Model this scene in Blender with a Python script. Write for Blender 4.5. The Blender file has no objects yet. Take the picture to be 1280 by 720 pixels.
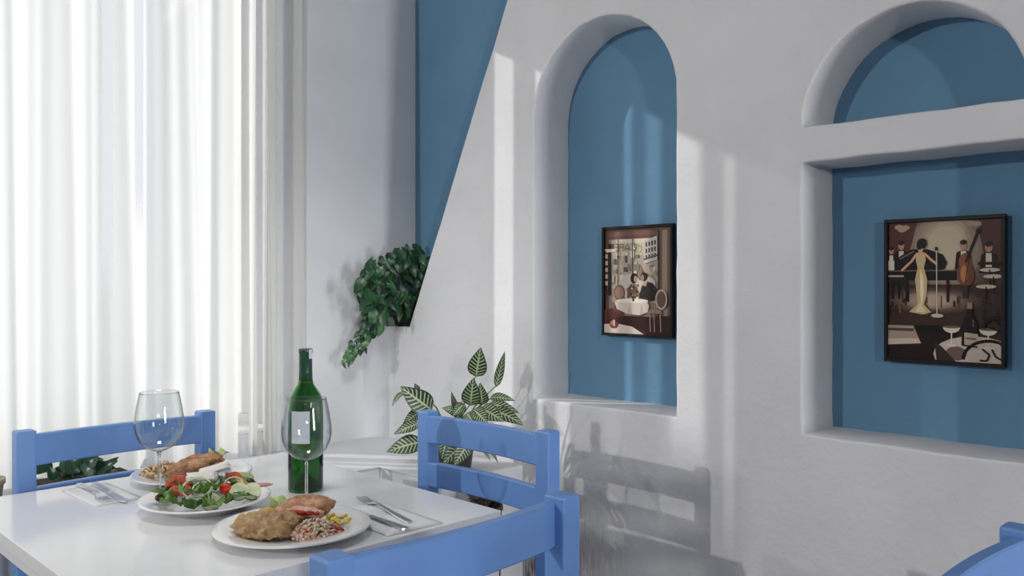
import bpy, bmesh, math, random
from mathutils import Vector, Matrix, noise as mnoise

S = bpy.context.scene
COL = S.collection
PI = math.pi
H = 1.22            # camera height; world x runs into the niche wall, y into the window wall
F = 1060.0          # focal length in pixels of a 1280x720 frame
R2 = math.sqrt(2.0)

# ------------------------------------------------------------------ camera
cam_d = bpy.data.cameras.new('camera')
cam = bpy.data.objects.new('camera', cam_d)
COL.objects.link(cam)
cam.location = (0, 0, H)
cam.rotation_euler = (PI / 2, 0, -PI / 4)
cam_d.sensor_width = 36.0
cam_d.lens = 36.0 * F / 1280.0
cam_d.shift_y = -5.0 / 1280.0
cam_d.clip_start = 0.02
S.camera = cam

# ------------------------------------------------------------------ world, lights, exposure
W = bpy.data.worlds.new('sky')
S.world = W
W.use_nodes = True
bg = W.node_tree.nodes['Background']
bg.inputs[0].default_value = (0.93, 0.96, 1.0, 1)
bg.inputs[1].default_value = 0.92

def aim(o, target):
    d = Vector(target) - o.location
    o.rotation_euler = d.to_track_quat('-Z', 'Y').to_euler()

def lamp(name, kind, loc, target, energy, color=(1, 1, 1), **kw):
    l = bpy.data.lights.new(name, kind)
    l.energy = energy
    l.color = color
    for k, v in kw.items():
        setattr(l, k, v)
    o = bpy.data.objects.new(name, l)
    COL.objects.link(o)
    o.location = loc
    aim(o, target)
    return o

# daylight sun coming through the window and its sheer curtain
lamp('sun', 'SUN', (0, 0, 0), (0.75, -1.0, -0.50), 2.3, (1.0, 0.98, 0.93), angle=math.radians(0.7))
# spotlight of the dining room, far to the left: throws the chair and bottle shadows on the niche wall
lamp('room_spot', 'SPOT', (-4.0, 2.03, 2.52), (2.0, 1.55, 0.85), 298, (1.0, 0.97, 0.94),
     shadow_soft_size=0.035, spot_size=math.radians(48), spot_blend=0.5)
# lamp behind the camera on the right: shades the right hand side of the niches
lamp('corner_lamp', 'SPOT', (-2.8, -5.15, 1.95), (1.8, 1.2, 1.3), 370, (1.0, 0.98, 0.96),
     shadow_soft_size=0.14, spot_size=math.radians(60), spot_blend=0.6)
# added soft fill lamp behind the camera, brightens the window wall and niche sides
lamp('rear_fill', 'AREA', (1.45, -5.9, 1.5), (1.45, 2.7, 1.3), 168, (0.95, 0.97, 1.0), shape='RECTANGLE', size=0.9, size_y=2.2)
# added soft spot without a fixture, lightens the corner around the plants
lamp('corner_fill_spot', 'SPOT', (0.25, 0.30, 2.85), (1.93, 2.66, 0.82), 150, (1.0, 1.0, 0.97),
     shadow_soft_size=0.22, spot_size=math.radians(27), spot_blend=1.0)
# added fill lamp above the table, no fixture, lifts the tabletop
lamp('table_fill', 'AREA', (0.70, 1.75, 2.93), (0.80, 1.70, 0), 2.0, (1.0, 0.98, 0.96), size=0.5, spread=math.radians(70))

S.view_settings.view_transform = 'Standard'
S.view_settings.look = 'None'
S.view_settings.gamma = 1
S.view_settings.use_curve_mapping = False
S.view_settings.exposure = -0.10

# ------------------------------------------------------------------ helpers
def un(px, py, d):
    """point seen at photograph pixel (px, py) at forward distance d"""
    s = (px - 640) * d / F
    return Vector(((d + s) / R2, (d - s) / R2, H - (py - 355) * d / F))

def sd(s, d):
    """sideways / forward offset as a world vector"""
    return Vector(((d + s) / R2, (d - s) / R2, 0))

def mat(name, color, rough=0.6, bump=0.0, bscale=40.0, var=0.0, vscale=8.0, c2=None, spec=0.5, metal=0.0, coat=0.0, detail=4.0, bdist=0.01, thr=None):
    m = bpy.data.materials.new(name)
    m.use_nodes = True
    nt = m.node_tree
    b = nt.nodes['Principled BSDF']
    b.inputs['Base Color'].default_value = (*color, 1)
    b.inputs['Roughness'].default_value = rough
    b.inputs['Metallic'].default_value = metal
    b.inputs['Specular IOR Level'].default_value = spec
    if coat:
        b.inputs['Coat Weight'].default_value = coat
        b.inputs['Coat Roughness'].default_value = 0.06
    tc = nt.nodes.new('ShaderNodeTexCoord')
    if var or c2:
        n = nt.nodes.new('ShaderNodeTexNoise')
        n.inputs['Scale'].default_value = vscale
        n.inputs['Detail'].default_value = detail
        nt.links.new(tc.outputs['Object'], n.inputs['Vector'])
        r = nt.nodes.new('ShaderNodeValToRGB')
        lo, hi = thr or (0.35, 0.65)
        r.color_ramp.elements[0].position = lo
        r.color_ramp.elements[1].position = hi
        ca = tuple(max(0, c * (1 - var)) for c in color)
        cb = c2 or tuple(min(1, c * (1 + var)) for c in color)
        r.color_ramp.elements[0].color = (*ca, 1)
        r.color_ramp.elements[1].color = (*cb, 1)
        nt.links.new(n.outputs['Fac'], r.inputs['Fac'])
        nt.links.new(r.outputs['Color'], b.inputs['Base Color'])
    if bump:
        n2 = nt.nodes.new('ShaderNodeTexNoise')
        n2.inputs['Scale'].default_value = bscale
        n2.inputs['Detail'].default_value = 5
        nt.links.new(tc.outputs['Object'], n2.inputs['Vector'])
        bp = nt.nodes.new('ShaderNodeBump')
        bp.inputs['Strength'].default_value = bump
        bp.inputs['Distance'].default_value = bdist
        nt.links.new(n2.outputs['Fac'], bp.inputs['Height'])
        nt.links.new(bp.outputs['Normal'], b.inputs['Normal'])
    return m

def setp(o, label=None, cat=None, group=None, kind=None):
    if label: o['label'] = label
    if cat: o['category'] = cat
    if group: o['group'] = group
    if kind: o['kind'] = kind
    return o

def empty(name, loc=(0, 0, 0), rz=0.0, label=None, cat=None, group=None):
    o = bpy.data.objects.new(name, None)
    o.empty_display_size = 0.05
    COL.objects.link(o)
    o.location = loc
    o.rotation_euler = (0, 0, rz)
    return setp(o, label, cat, group)

def mobj(name, verts, faces, m, parent=None, smooth=True, uvs=None, midx=None):
    me = bpy.data.meshes.new(name)
    me.from_pydata([tuple(v) for v in verts], [], faces)
    mats = m if isinstance(m, (list, tuple)) else [m]
    for k in mats:
        me.materials.append(k)
    if midx:
        for p, i in zip(me.polygons, midx):
            p.material_index = i
    if smooth:
        for p in me.polygons:
            p.use_smooth = True
    if uvs:
        l = me.uv_layers.new(name='uv')
        for p in me.polygons:
            for li in p.loop_indices:
                l.data[li].uv = uvs[me.loops[li].vertex_index]
    me.update()
    o = bpy.data.objects.new(name, me)
    COL.objects.link(o)
    if parent: o.parent = parent
    return o

def bmobj(name, bm, m, parent=None, smooth=False):
    bmesh.ops.recalc_face_normals(bm, faces=bm.faces)
    me = bpy.data.meshes.new(name)
    bm.to_mesh(me)
    bm.free()
    for k in (m if isinstance(m, (list, tuple)) else [m]):
        me.materials.append(k)
    if smooth:
        for p in me.polygons: p.use_smooth = True
    o = bpy.data.objects.new(name, me)
    COL.objects.link(o)
    if parent: o.parent = parent
    return o

def add_box(bm, x0, x1, y0, y1, z0, z1, bev=0.0):
    r = bmesh.ops.create_cube(bm, size=1.0)
    for v in r['verts']:
        v.co = Vector((x0 + (v.co.x + .5) * (x1 - x0), y0 + (v.co.y + .5) * (y1 - y0), z0 + (v.co.z + .5) * (z1 - z0)))
    if bev:
        es = list({e for v in r['verts'] for e in v.link_edges})
        bmesh.ops.bevel(bm, geom=es, offset=bev, segments=2, affect='EDGES', profile=0.5)

def box(name, b, m, parent=None, bev=0.0):
    bm = bmesh.new()
    add_box(bm, *b, bev=bev)
    return bmobj(name, bm, m, parent)

def lathe(prof, n=40, closed=False):
    vs, fs = [], []
    for r, z in prof:
        for k in range(n):
            a = 2 * PI * k / n
            vs.append((r * math.cos(a), r * math.sin(a), z))
    rows = len(prof)
    for i in range(rows - 1 if not closed else rows):
        j = (i + 1) % rows
        for k in range(n):
            k2 = (k + 1) % n
            fs.append((i * n + k, i * n + k2, j * n + k2, j * n + k))
    if not closed:
        if prof[0][0] > 1e-5: fs.append(tuple(reversed(range(n))))
        if prof[-1][0] > 1e-5: fs.append(tuple(range((rows - 1) * n, rows * n)))
    return vs, fs

def fix_normals(o):
    bm = bmesh.new()
    bm.from_mesh(o.data)
    bmesh.ops.remove_doubles(bm, verts=bm.verts, dist=1e-6)
    bmesh.ops.recalc_face_normals(bm, faces=bm.faces)
    bm.to_mesh(o.data)
    bm.free()
    return o

def tube(pts, r0, r1=None, n=6):
    r1 = r0 if r1 is None else r1
    vs, fs = [], []
    m = len(pts)
    for i, p in enumerate(pts):
        p = Vector(p)
        t = (Vector(pts[min(i + 1, m - 1)]) - Vector(pts[max(i - 1, 0)])).normalized()
        a = t.orthogonal().normalized() if abs(t.z) < .9 else t.cross(Vector((1, 0, 0))).normalized()
        b = t.cross(a)
        r = r0 + (r1 - r0) * i / max(1, m - 1)
        for k in range(n):
            an = 2 * PI * k / n
            vs.append(p + a * r * math.cos(an) + b * r * math.sin(an))
    for i in range(m - 1):
        for k in range(n):
            k2 = (k + 1) % n
            fs.append((i * n + k, i * n + k2, (i + 1) * n + k2, (i + 1) * n + k))
    fs.append(tuple(reversed(range(n))))
    fs.append(tuple(range((m - 1) * n, m * n)))
    return vs, fs

def blob(name, loc, size, m, parent=None, rz=0.0, amp=0.15, freq=2.0, seed=0, sub=3, tilt=(0, 0), sq=0.0):
    """an irregular lump, size = half extents; object origin at its centre"""
    bm = bmesh.new()
    bmesh.ops.create_icosphere(bm, subdivisions=sub, radius=1.0)
    off = Vector((seed * 3.7, seed * 1.3, seed * 7.1))
    for v in bm.verts:
        n = v.co.normalized()
        k = 1 + amp * mnoise.fractal(n * freq + off, 1.0, 2.0, 3)
        c = n * k
        if sq:
            mx = max(abs(n.x), abs(n.y), abs(n.z))
            c = c * ((1 - sq) + sq / mx * 0.8)
        v.co = Vector((c.x * size[0], c.y * size[1], c.z * size[2]))
    o = bmobj(name, bm, m, parent, smooth=True)
    o.location = loc
    o.rotation_euler = (tilt[0], tilt[1], rz)
    return o

def leaf_mesh(base, tip, width, up, bend=0.2, fold=0.25, nv=9, nu=4, point=1.0, wav=0.0, ph=0.0):
    """leaf blade from base to tip, up = approximate direction its upper face looks to"""
    base, tip = Vector(base), Vector(tip)
    ax = tip - base
    L = ax.length
    a = ax.normalized()
    up = Vector(up)
    nrm = (up - a * up.dot(a)).normalized()
    sx = a.cross(nrm)
    vs, uv, fs = [], [], []
    for i in range(nv + 1):
        v = i / nv
        w = math.sin(PI * min(1, v ** 0.72)) ** 0.85 * (1 - 0.25 * v) if v < 1 else 0.0
        w = max(w, 0.03 if v < 1 else 0.008) * width / 2
        c = base + a * L * v + nrm * (L * bend * 4 * v * (1 - v) * 0.5)
        for j in range(nu + 1):
            u = j / nu * 2 - 1
            p = c + sx * (u * w) + nrm * (abs(u) * w * fold + wav * w * math.sin(v * 14 + ph + u * 2) * abs(u))
            vs.append(p)
            uv.append((u * .5 + .5, v))
    for i in range(nv):
        for j in range(nu):
            k = i * (nu + 1) + j
            fs.append((k, k + 1, k + nu + 2, k + nu + 1))
    return vs, fs, uv

# ------------------------------------------------------------------ materials
def stucco(name, color, stain=False, bump=0.35):
    m = bpy.data.materials.new(name)
    m.use_nodes = True
    nt = m.node_tree
    N, L = nt.nodes, nt.links
    b = N['Principled BSDF']
    b.inputs['Roughness'].default_value = 0.82
    b.inputs['Specular IOR Level'].default_value = 0.25
    tc = N.new('ShaderNodeTexCoord')
    n1 = N.new('ShaderNodeTexNoise'); n1.inputs['Scale'].default_value = 3.0; n1.inputs['Detail'].default_value = 6
    L.new(tc.outputs['Object'], n1.inputs['Vector'])
    r = N.new('ShaderNodeValToRGB')
    r.color_ramp.elements[0].position = 0.3; r.color_ramp.elements[1].position = 0.7
    r.color_ramp.elements[0].color = (*[c * .93 for c in color], 1)
    r.color_ramp.elements[1].color = (*[min(1, c * 1.04) for c in color], 1)
    L.new(n1.outputs['Fac'], r.inputs['Fac'])
    out = r.outputs['Color']
    if stain:
        # brown upright streaks low on the plaster, next to the ledge
        sep = N.new('ShaderNodeSeparateXYZ'); L.new(tc.outputs['Object'], sep.inputs[0])
        mp = N.new('ShaderNodeMapping'); mp.inputs['Scale'].default_value = (60, 60, 9)
        L.new(tc.outputs['Object'], mp.inputs[0])
        ns = N.new('ShaderNodeTexNoise'); ns.inputs['Scale'].default_value = 1.6; ns.inputs['Detail'].default_value = 3
        L.new(mp.outputs[0], ns.inputs['Vector'])
        zr = N.new('ShaderNodeMapRange'); zr.inputs[1].default_value = 0.62; zr.inputs[2].default_value = 0.30
        L.new(sep.outputs['Z'], zr.inputs[0])
        yr = N.new('ShaderNodeMapRange'); yr.inputs[1].default_value = 1.50; yr.inputs[2].default_value = 1.85
        L.new(sep.outputs['Y'], yr.inputs[0])
        mu = N.new('ShaderNodeMath'); mu.operation = 'MULTIPLY'
        L.new(zr.outputs[0], mu.inputs[0]); L.new(yr.outputs[0], mu.inputs[1])
        rs = N.new('ShaderNodeMapRange'); rs.inputs[1].default_value = 0.38; rs.inputs[2].default_value = 0.62
        L.new(ns.outputs['Fac'], rs.inputs[0])
        m2 = N.new('ShaderNodeMath'); m2.operation = 'MULTIPLY'
        L.new(mu.outputs[0], m2.inputs[0]); L.new(rs.outputs[0], m2.inputs[1])
        mx = N.new('ShaderNodeMix'); mx.data_type = 'RGBA'
        L.new(m2.outputs[0], mx.inputs['Factor'])
        L.new(out, mx.inputs[6])
        mx.inputs[7].default_value = (0.20, 0.13, 0.11, 1)
        out = mx.outputs[2]
    L.new(out, b.inputs['Base Color'])
    n2 = N.new('ShaderNodeTexNoise'); n2.inputs['Scale'].default_value = 22; n2.inputs['Detail'].default_value = 8; n2.inputs['Roughness'].default_value = .62
    L.new(tc.outputs['Object'], n2.inputs['Vector'])
    n3 = N.new('ShaderNodeTexVoronoi'); n3.inputs['Scale'].default_value = 24; n3.feature = 'SMOOTH_F1'
    L.new(tc.outputs['Object'], n3.inputs['Vector'])
    ad = N.new('ShaderNodeMath'); ad.operation = 'MULTIPLY_ADD'; ad.inputs[1].default_value = .18
    L.new(n3.outputs['Distance'], ad.inputs[0]); L.new(n2.outputs['Fac'], ad.inputs[2])
    bp = N.new('ShaderNodeBump'); bp.inputs['Strength'].default_value = bump; bp.inputs['Distance'].default_value = 0.009
    L.new(ad.outputs[0], bp.inputs['Height'])
    L.new(bp.outputs['Normal'], b.inputs['Normal'])
    return m

M = {}
M['wall'] = stucco('white_stucco', (0.72, 0.72, 0.735), stain=True)
M['wall_smooth'] = stucco('white_plaster', (0.70, 0.71, 0.735), bump=0.12)
M['blue_wall'] = stucco('blue_stucco', (0.138, 0.280, 0.425), bump=0.40)
M['ceiling'] = mat('ceiling_paint', (0.52, 0.52, 0.52), 0.9)
M['far_wall'] = mat('far_wall_paint', (0.34, 0.34, 0.36), 0.9)
M['floor'] = mat('floor_tile', (0.20, 0.18, 0.19), 0.4, var=0.15, vscale=3)
M['grout'] = mat('grout', (0.12, 0.11, 0.11), 0.9)
M['chair'] = mat('blue_paint', (0.150, 0.305, 0.66), 0.38, bump=0.06, bscale=30, var=0.05, vscale=5)
M['table'] = mat('white_laminate', (0.86, 0.86, 0.87), 0.14, spec=0.5)
M['frame_white'] = mat('window_paint', (0.82, 0.82, 0.80), 0.4)
M['black'] = mat('black_frame', (0.008, 0.007, 0.007), 0.45, spec=0.2)
M['steel'] = mat('steel', (0.66, 0.66, 0.67), 0.30, metal=1.0)
M['china'] = mat('china', (0.84, 0.84, 0.84), 0.12, spec=0.5, coat=0.3)
M['napkin'] = mat('paper_napkin', (0.84, 0.84, 0.85), 0.9, bump=0.3, bscale=200)
M['label'] = mat('blank_label', (0.72, 0.74, 0.82), 0.6)
M['capsule'] = mat('green_capsule', (0.012, 0.06, 0.03), 0.3, coat=0.2)
M['gold'] = mat('pale_band', (0.55, 0.56, 0.35), 0.4)
M['pot_black'] = mat('black_pot', (0.012, 0.011, 0.010), 0.5)
M['pot_dark'] = mat('dark_pot', (0.045, 0.05, 0.045), 0.5)
M['pot_clay'] = mat('beige_pot', (0.40, 0.33, 0.25), 0.8, var=0.25, vscale=20, bump=0.3)
M['soil'] = mat('soil', (0.05, 0.033, 0.022), 0.95, bump=1.0, bscale=60, var=.5, vscale=60)
M['brown_pot'] = mat('brown_pot', (0.075, 0.05, 0.032), 0.75, bump=0.7, bscale=60, var=0.4, vscale=25)
M['stem'] = mat('plant_stem', (0.12, 0.20, 0.07), 0.6)
M['vine_stem'] = mat('vine_stem', (0.10, 0.17, 0.07), 0.6)
M['rail'] = mat('curtain_rail', (0.75, 0.75, 0.74), 0.4)

def green_leaf(name, c1, c2, rib, rough=0.35):
    m = bpy.data.materials.new(name)
    m.use_nodes = True
    N, L = m.node_tree.nodes, m.node_tree.links
    b = N['Principled BSDF']
    b.inputs['Roughness'].default_value = rough
    tc = N.new('ShaderNodeTexCoord')
    n = N.new('ShaderNodeTexNoise'); n.inputs['Scale'].default_value = 14; n.inputs['Detail'].default_value = 4
    L.new(tc.outputs['Object'], n.inputs['Vector'])
    mx = N.new('ShaderNodeMix'); mx.data_type = 'RGBA'
    L.new(n.outputs['Fac'], mx.inputs['Factor'])
    mx.inputs[6].default_value = (*c1, 1); mx.inputs[7].default_value = (*c2, 1)
    uv = N.new('ShaderNodeUVMap')
    sep = N.new('ShaderNodeSeparateXYZ'); L.new(uv.outputs[0], sep.inputs[0])
    s = N.new('ShaderNodeMath'); s.operation = 'SUBTRACT'; s.inputs[1].default_value = .5; L.new(sep.outputs['X'], s.inputs[0])
    a = N.new('ShaderNodeMath'); a.operation = 'ABSOLUTE'; L.new(s.outputs[0], a.inputs[0])
    r = N.new('ShaderNodeMapRange'); r.inputs[1].default_value = .05; r.inputs[2].default_value = .02; L.new(a.outputs[0], r.inputs[0])
    m2 = N.new('ShaderNodeMix'); m2.data_type = 'RGBA'
    L.new(r.outputs[0], m2.inputs['Factor']); L.new(mx.outputs[2], m2.inputs[6]); m2.inputs[7].default_value = (*rib, 1)
    L.new(m2.outputs[2], b.inputs['Base Color'])
    return m

def zebra_leaf(name, dark=(0.016, 0.045, 0.016), pale=(0.42, 0.50, 0.30)):
    m = bpy.data.materials.new(name)
    m.use_nodes = True
    N, L = m.node_tree.nodes, m.node_tree.links
    b = N['Principled BSDF']
    b.inputs['Roughness'].default_value = 0.38
    uv = N.new('ShaderNodeUVMap')
    sep = N.new('ShaderNodeSeparateXYZ'); L.new(uv.outputs[0], sep.inputs[0])
    s = N.new('ShaderNodeMath'); s.operation = 'SUBTRACT'; s.inputs[1].default_value = .5; L.new(sep.outputs['X'], s.inputs[0])
    a = N.new('ShaderNodeMath'); a.operation = 'ABSOLUTE'; L.new(s.outputs[0], a.inputs[0])
    # veins: fract(9 v - 2.4 |u|)
    k = N.new('ShaderNodeMath'); k.operation = 'MULTIPLY'; k.inputs[1].default_value = -3.2; L.new(a.outputs[0], k.inputs[0])
    v = N.new('ShaderNodeMath'); v.operation = 'MULTIPLY_ADD'; v.inputs[1].default_value = 9.0
    L.new(sep.outputs['Y'], v.inputs[0]); L.new(k.outputs[0], v.inputs[2])
    f = N.new('ShaderNodeMath'); f.operation = 'FRACT'; L.new(v.outputs[0], f.inputs[0])
    d = N.new('ShaderNodeMath'); d.operation = 'SUBTRACT'; d.inputs[1].default_value = .5; L.new(f.outputs[0], d.inputs[0])
    e = N.new('ShaderNodeMath'); e.operation = 'ABSOLUTE'; L.new(d.outputs[0], e.inputs[0])
    r1 = N.new('ShaderNodeMapRange'); r1.inputs[1].default_value = .20; r1.inputs[2].default_value = .10; L.new(e.outputs[0], r1.inputs[0])
    # veins die out at the margin
    r3 = N.new('ShaderNodeMapRange'); r3.inputs[1].default_value = .47; r3.inputs[2].default_value = .38; L.new(a.outputs[0], r3.inputs[0])
    mm = N.new('ShaderNodeMath'); mm.operation = 'MULTIPLY'; L.new(r1.outputs[0], mm.inputs[0]); L.new(r3.outputs[0], mm.inputs[1])
    r2 = N.new('ShaderNodeMapRange'); r2.inputs[1].default_value = .06; r2.inputs[2].default_value = .03; L.new(a.outputs[0], r2.inputs[0])
    mxm = N.new('ShaderNodeMath'); mxm.operation = 'MAXIMUM'; L.new(mm.outputs[0], mxm.inputs[0]); L.new(r2.outputs[0], mxm.inputs[1])
    m2 = N.new('ShaderNodeMix'); m2.data_type = 'RGBA'
    L.new(mxm.outputs[0], m2.inputs['Factor']); m2.inputs[6].default_value = (*dark, 1); m2.inputs[7].default_value = (*pale, 1)
    L.new(m2.outputs[2], b.inputs['Base Color'])
    return m

M['zebra'] = zebra_leaf('zebra_leaf')
M['zebra_brown'] = zebra_leaf('zebra_leaf_dry', (0.05, 0.05, 0.025), (0.30, 0.27, 0.17))
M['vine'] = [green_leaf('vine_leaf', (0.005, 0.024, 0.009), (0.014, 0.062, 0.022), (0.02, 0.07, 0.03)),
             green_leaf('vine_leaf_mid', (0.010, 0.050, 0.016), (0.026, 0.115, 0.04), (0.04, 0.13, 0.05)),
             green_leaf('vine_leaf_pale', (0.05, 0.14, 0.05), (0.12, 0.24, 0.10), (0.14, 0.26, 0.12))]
M['broad'] = [green_leaf('broad_leaf', (0.006, 0.030, 0.012), (0.02, 0.08, 0.03), (0.04, 0.12, 0.05), .3),
              green_leaf('broad_leaf_grey', (0.03, 0.075, 0.045), (0.07, 0.15, 0.09), (0.10, 0.20, 0.12), .3)]

def thin_glass(name, tint=(0.97, 0.98, 0.98), edge=(0.45, 0.48, 0.50), refl=1.0):
    """a glass wall too thin to bend light: mirror by Fresnel, clear elsewhere, denser at grazing angles"""
    m = bpy.data.materials.new(name)
    m.use_nodes = True
    N, L = m.node_tree.nodes, m.node_tree.links
    N.remove(N['Principled BSDF'])
    out = N['Material Output']
    lw = N.new('ShaderNodeLayerWeight'); lw.inputs[0].default_value = 0.5
    fr = N.new('ShaderNodeMath'); fr.operation = 'POWER'; fr.inputs[1].default_value = 4.0
    lw2 = N.new('ShaderNodeLayerWeight'); lw2.inputs[0].default_value = 0.5
    L.new(lw2.outputs['Facing'], fr.inputs[0])
    fa = N.new('ShaderNodeMath'); fa.operation = 'MULTIPLY_ADD'; fa.inputs[1].default_value = 0.85; fa.inputs[2].default_value = 0.045
    L.new(fr.outputs[0], fa.inputs[0])
    cm = N.new('ShaderNodeMix'); cm.data_type = 'RGBA'
    pw = N.new('ShaderNodeMath'); pw.operation = 'POWER'; pw.inputs[1].default_value = 4.0; L.new(lw.outputs['Facing'], pw.inputs[0])
    L.new(pw.outputs[0], cm.inputs['Factor']); cm.inputs[6].default_value = (*tint, 1); cm.inputs[7].default_value = (*edge, 1)
    tr = N.new('ShaderNodeBsdfTransparent'); L.new(cm.outputs[2], tr.inputs[0])
    gl = N.new('ShaderNodeBsdfGlossy'); gl.inputs['Roughness'].default_value = 0.02
    mx = N.new('ShaderNodeMixShader'); L.new(fa.outputs[0], mx.inputs[0]); L.new(tr.outputs[0], mx.inputs[1]); L.new(gl.outputs[0], mx.inputs[2])
    L.new(mx.outputs[0], out.inputs['Surface'])
    return m

def solid_glass(name, color, rough=0.0, ior=1.48):
    m = bpy.data.materials.new(name)
    m.use_nodes = True
    b = m.node_tree.nodes['Principled BSDF']
    b.inputs['Base Color'].default_value = (*color, 1)
    b.inputs['Roughness'].default_value = rough
    b.inputs['Transmission Weight'].default_value = 1.0
    b.inputs['IOR'].default_value = ior
    return m

M['glass'] = thin_glass('wine_glass_wall')
M['pane'] = thin_glass('window_pane', (0.96, 0.98, 0.98), (0.6, 0.65, 0.66))
M['stem_glass'] = solid_glass('stem_glass', (0.96, 0.98, 0.97))
M['bottle'] = solid_glass('bottle_glass', (0.075, 0.32, 0.08))

def sheer(name, trans, thin, sun_bands, color=(0.86, 0.86, 0.84), tl=0.75):
    """sheer cloth; stripes = (centre, half width) of the clear bands added to pass streaks of sun"""
    m = bpy.data.materials.new(name)
    m.use_nodes = True
    N, L = m.node_tree.nodes, m.node_tree.links
    N.remove(N['Principled BSDF'])
    out = N['Material Output']
    tc = N.new('ShaderNodeTexCoord')
    sep = N.new('ShaderNodeSeparateXYZ'); L.new(tc.outputs['Object'], sep.inputs[0])
    tot = None
    for c, hw, k, z0 in sun_bands:
        sb = N.new('ShaderNodeMath'); sb.operation = 'SUBTRACT'; sb.inputs[1].default_value = c; L.new(sep.outputs['X'], sb.inputs[0])
        ab = N.new('ShaderNodeMath'); ab.operation = 'ABSOLUTE'; L.new(sb.outputs[0], ab.inputs[0])
        mr = N.new('ShaderNodeMapRange'); mr.interpolation_type = 'SMOOTHSTEP'
        mr.inputs[1].default_value = hw * 1.15; mr.inputs[2].default_value = hw * .75; mr.inputs[3].default_value = 0; mr.inputs[4].default_value = k
        L.new(ab.outputs[0], mr.inputs[0])
        if z0 > 0:      # band closes towards the hem, cutting its sun streak short
            zr = N.new('ShaderNodeMapRange'); zr.interpolation_type = 'SMOOTHSTEP'; zr.inputs[1].default_value = z0 - .12; zr.inputs[2].default_value = z0 + .12
            L.new(sep.outputs['Z'], zr.inputs[0])
            zm = N.new('ShaderNodeMath'); zm.operation = 'MULTIPLY'; L.new(mr.outputs[0], zm.inputs[0]); L.new(zr.outputs[0], zm.inputs[1]); mr = zm
        if tot is None: tot = mr.outputs[0]
        else:
            ad = N.new('ShaderNodeMath'); ad.operation = 'MAXIMUM'; L.new(tot, ad.inputs[0]); L.new(mr.outputs[0], ad.inputs[1]); tot = ad.outputs[0]
    fac = N.new('ShaderNodeMapRange'); fac.inputs[3].default_value = trans; fac.inputs[4].default_value = thin
    L.new(tot, fac.inputs[0])
    df = N.new('ShaderNodeBsdfDiffuse'); df.inputs[0].default_value = (*color, 1)
    tn = N.new('ShaderNodeBsdfTranslucent'); tn.inputs[0].default_value = (*color, 1)
    tp = N.new('ShaderNodeBsdfTransparent')
    m1 = N.new('ShaderNodeMixShader'); m1.inputs[0].default_value = tl; L.new(df.outputs[0], m1.inputs[1]); L.new(tn.outputs[0], m1.inputs[2])
    m2 = N.new('ShaderNodeMixShader'); L.new(fac.outputs[0], m2.inputs[0]); L.new(m1.outputs[0], m2.inputs[1]); L.new(tp.outputs[0], m2.inputs[2])
    L.new(m2.outputs[0], out.inputs['Surface'])
    return m
SUN_BANDS = [(1.536, .034, 1.0, 0), (1.438, .011, 1.0, 0), (1.363, .022, 1.0, 0), (1.064, .010, .4, 0), (1.021, .024, 1.0, 1.42), (.926, .013, 1.0, 1.25), (1.215, .012, .15, 0)]  # clear bands added in the cloth so sunlight streaks the niche wall
M['sheer'] = sheer('sheer_curtain', 0.10, 0.92, SUN_BANDS, (0.9, 0.9, 0.885))
M['sheer_thick'] = sheer('curtain_edge', 0.03, 0.92, SUN_BANDS[:2], (0.66, 0.655, 0.63), tl=0.2)

# ------------------------------------------------------------------ setting: niche wall
XW, XB = 2.0, 2.17          # wall face, back of the niches
YW = 2.728                  # window wall
LEDGE = 0.625
CEIL = 3.0
YR = -6.0
random.seed(4)

def arch(yc, r, zs, zb, n=22, m=18):
    pts = []
    for i in range(m):                       # left side going up (y large = left in the photograph)
        pts.append((yc + r, zb + (zs - zb) * i / m))
    for i in range(n):
        a = PI * i / n
        pts.append((yc + r * math.cos(a), zs + r * math.sin(a)))
    for i in range(m):
        pts.append((yc - r, zs + (zb - zs) * i / m))
    for i in range(8):
        pts.append((yc - r + 2 * r * i / 8, zb))
    return pts

def rect(y0, y1, z0, z1, k=14):
    p = []
    for i in range(k): p.append((y1, z0 + (z1 - z0) * i / k))
    for i in range(k): p.append((y1 + (y0 - y1) * i / k, z1))
    for i in range(k): p.append((y0, z1 + (z0 - z1) * i / k))
    for i in range(k): p.append((y0 + (y1 - y0) * i / k, z0))
    return p

def half_disc(yc, r, zs, n=26):
    p = [(yc + r * math.cos(PI * i / n), zs + r * math.sin(PI * i / n)) for i in range(n + 1)]
    p += [(yc - r + 2 * r * i / 12, zs) for i in range(1, 12)]
    return p

def wob(pts, a=0.003):
    out = []
    for y, z in pts:
        out.append((y + a * mnoise.noise(Vector((y * 14, z * 14, 1.3))) , z + a * mnoise.noise(Vector((y * 14, z * 14, 8.3)))))
    return out

def offset(pts, d):
    """move a closed outline outwards by d"""
    n = len(pts)
    ar = sum(pts[i][0] * pts[(i + 1) % n][1] - pts[(i + 1) % n][0] * pts[i][1] for i in range(n))
    sg = 1 if ar > 0 else -1
    out = []
    for i in range(n):
        a, b = Vector(pts[i - 1]), Vector(pts[(i + 1) % n])
        t = (b - a).normalized()
        nv = Vector((t.y, -t.x)) * sg
        out.append((pts[i][0] + nv.x * d, pts[i][1] + nv.y * d))
    return out

niches = [wob(arch(1.626, 0.274, 1.756, 0.848)),
          wob(rect(0.48, 0.98, 0.846, 1.522)),
          wob(half_disc(0.73, 0.25, 1.608))]
SLOPE = -0.476
def slant(z): return 2.416 + (z - 1.338) * SLOPE
corner_open = []
for i in range(21):
    z = 1.056 + (CEIL - 1.056) * i / 20
    corner_open.append((slant(z), z))
corner_open = [corner_open[0]] + wob(corner_open[1:], 0.0045)
outer = [(YR, 0), (YW, 0), (YW, 1.056)] + corner_open + [(YR, CEIL)]

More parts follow.
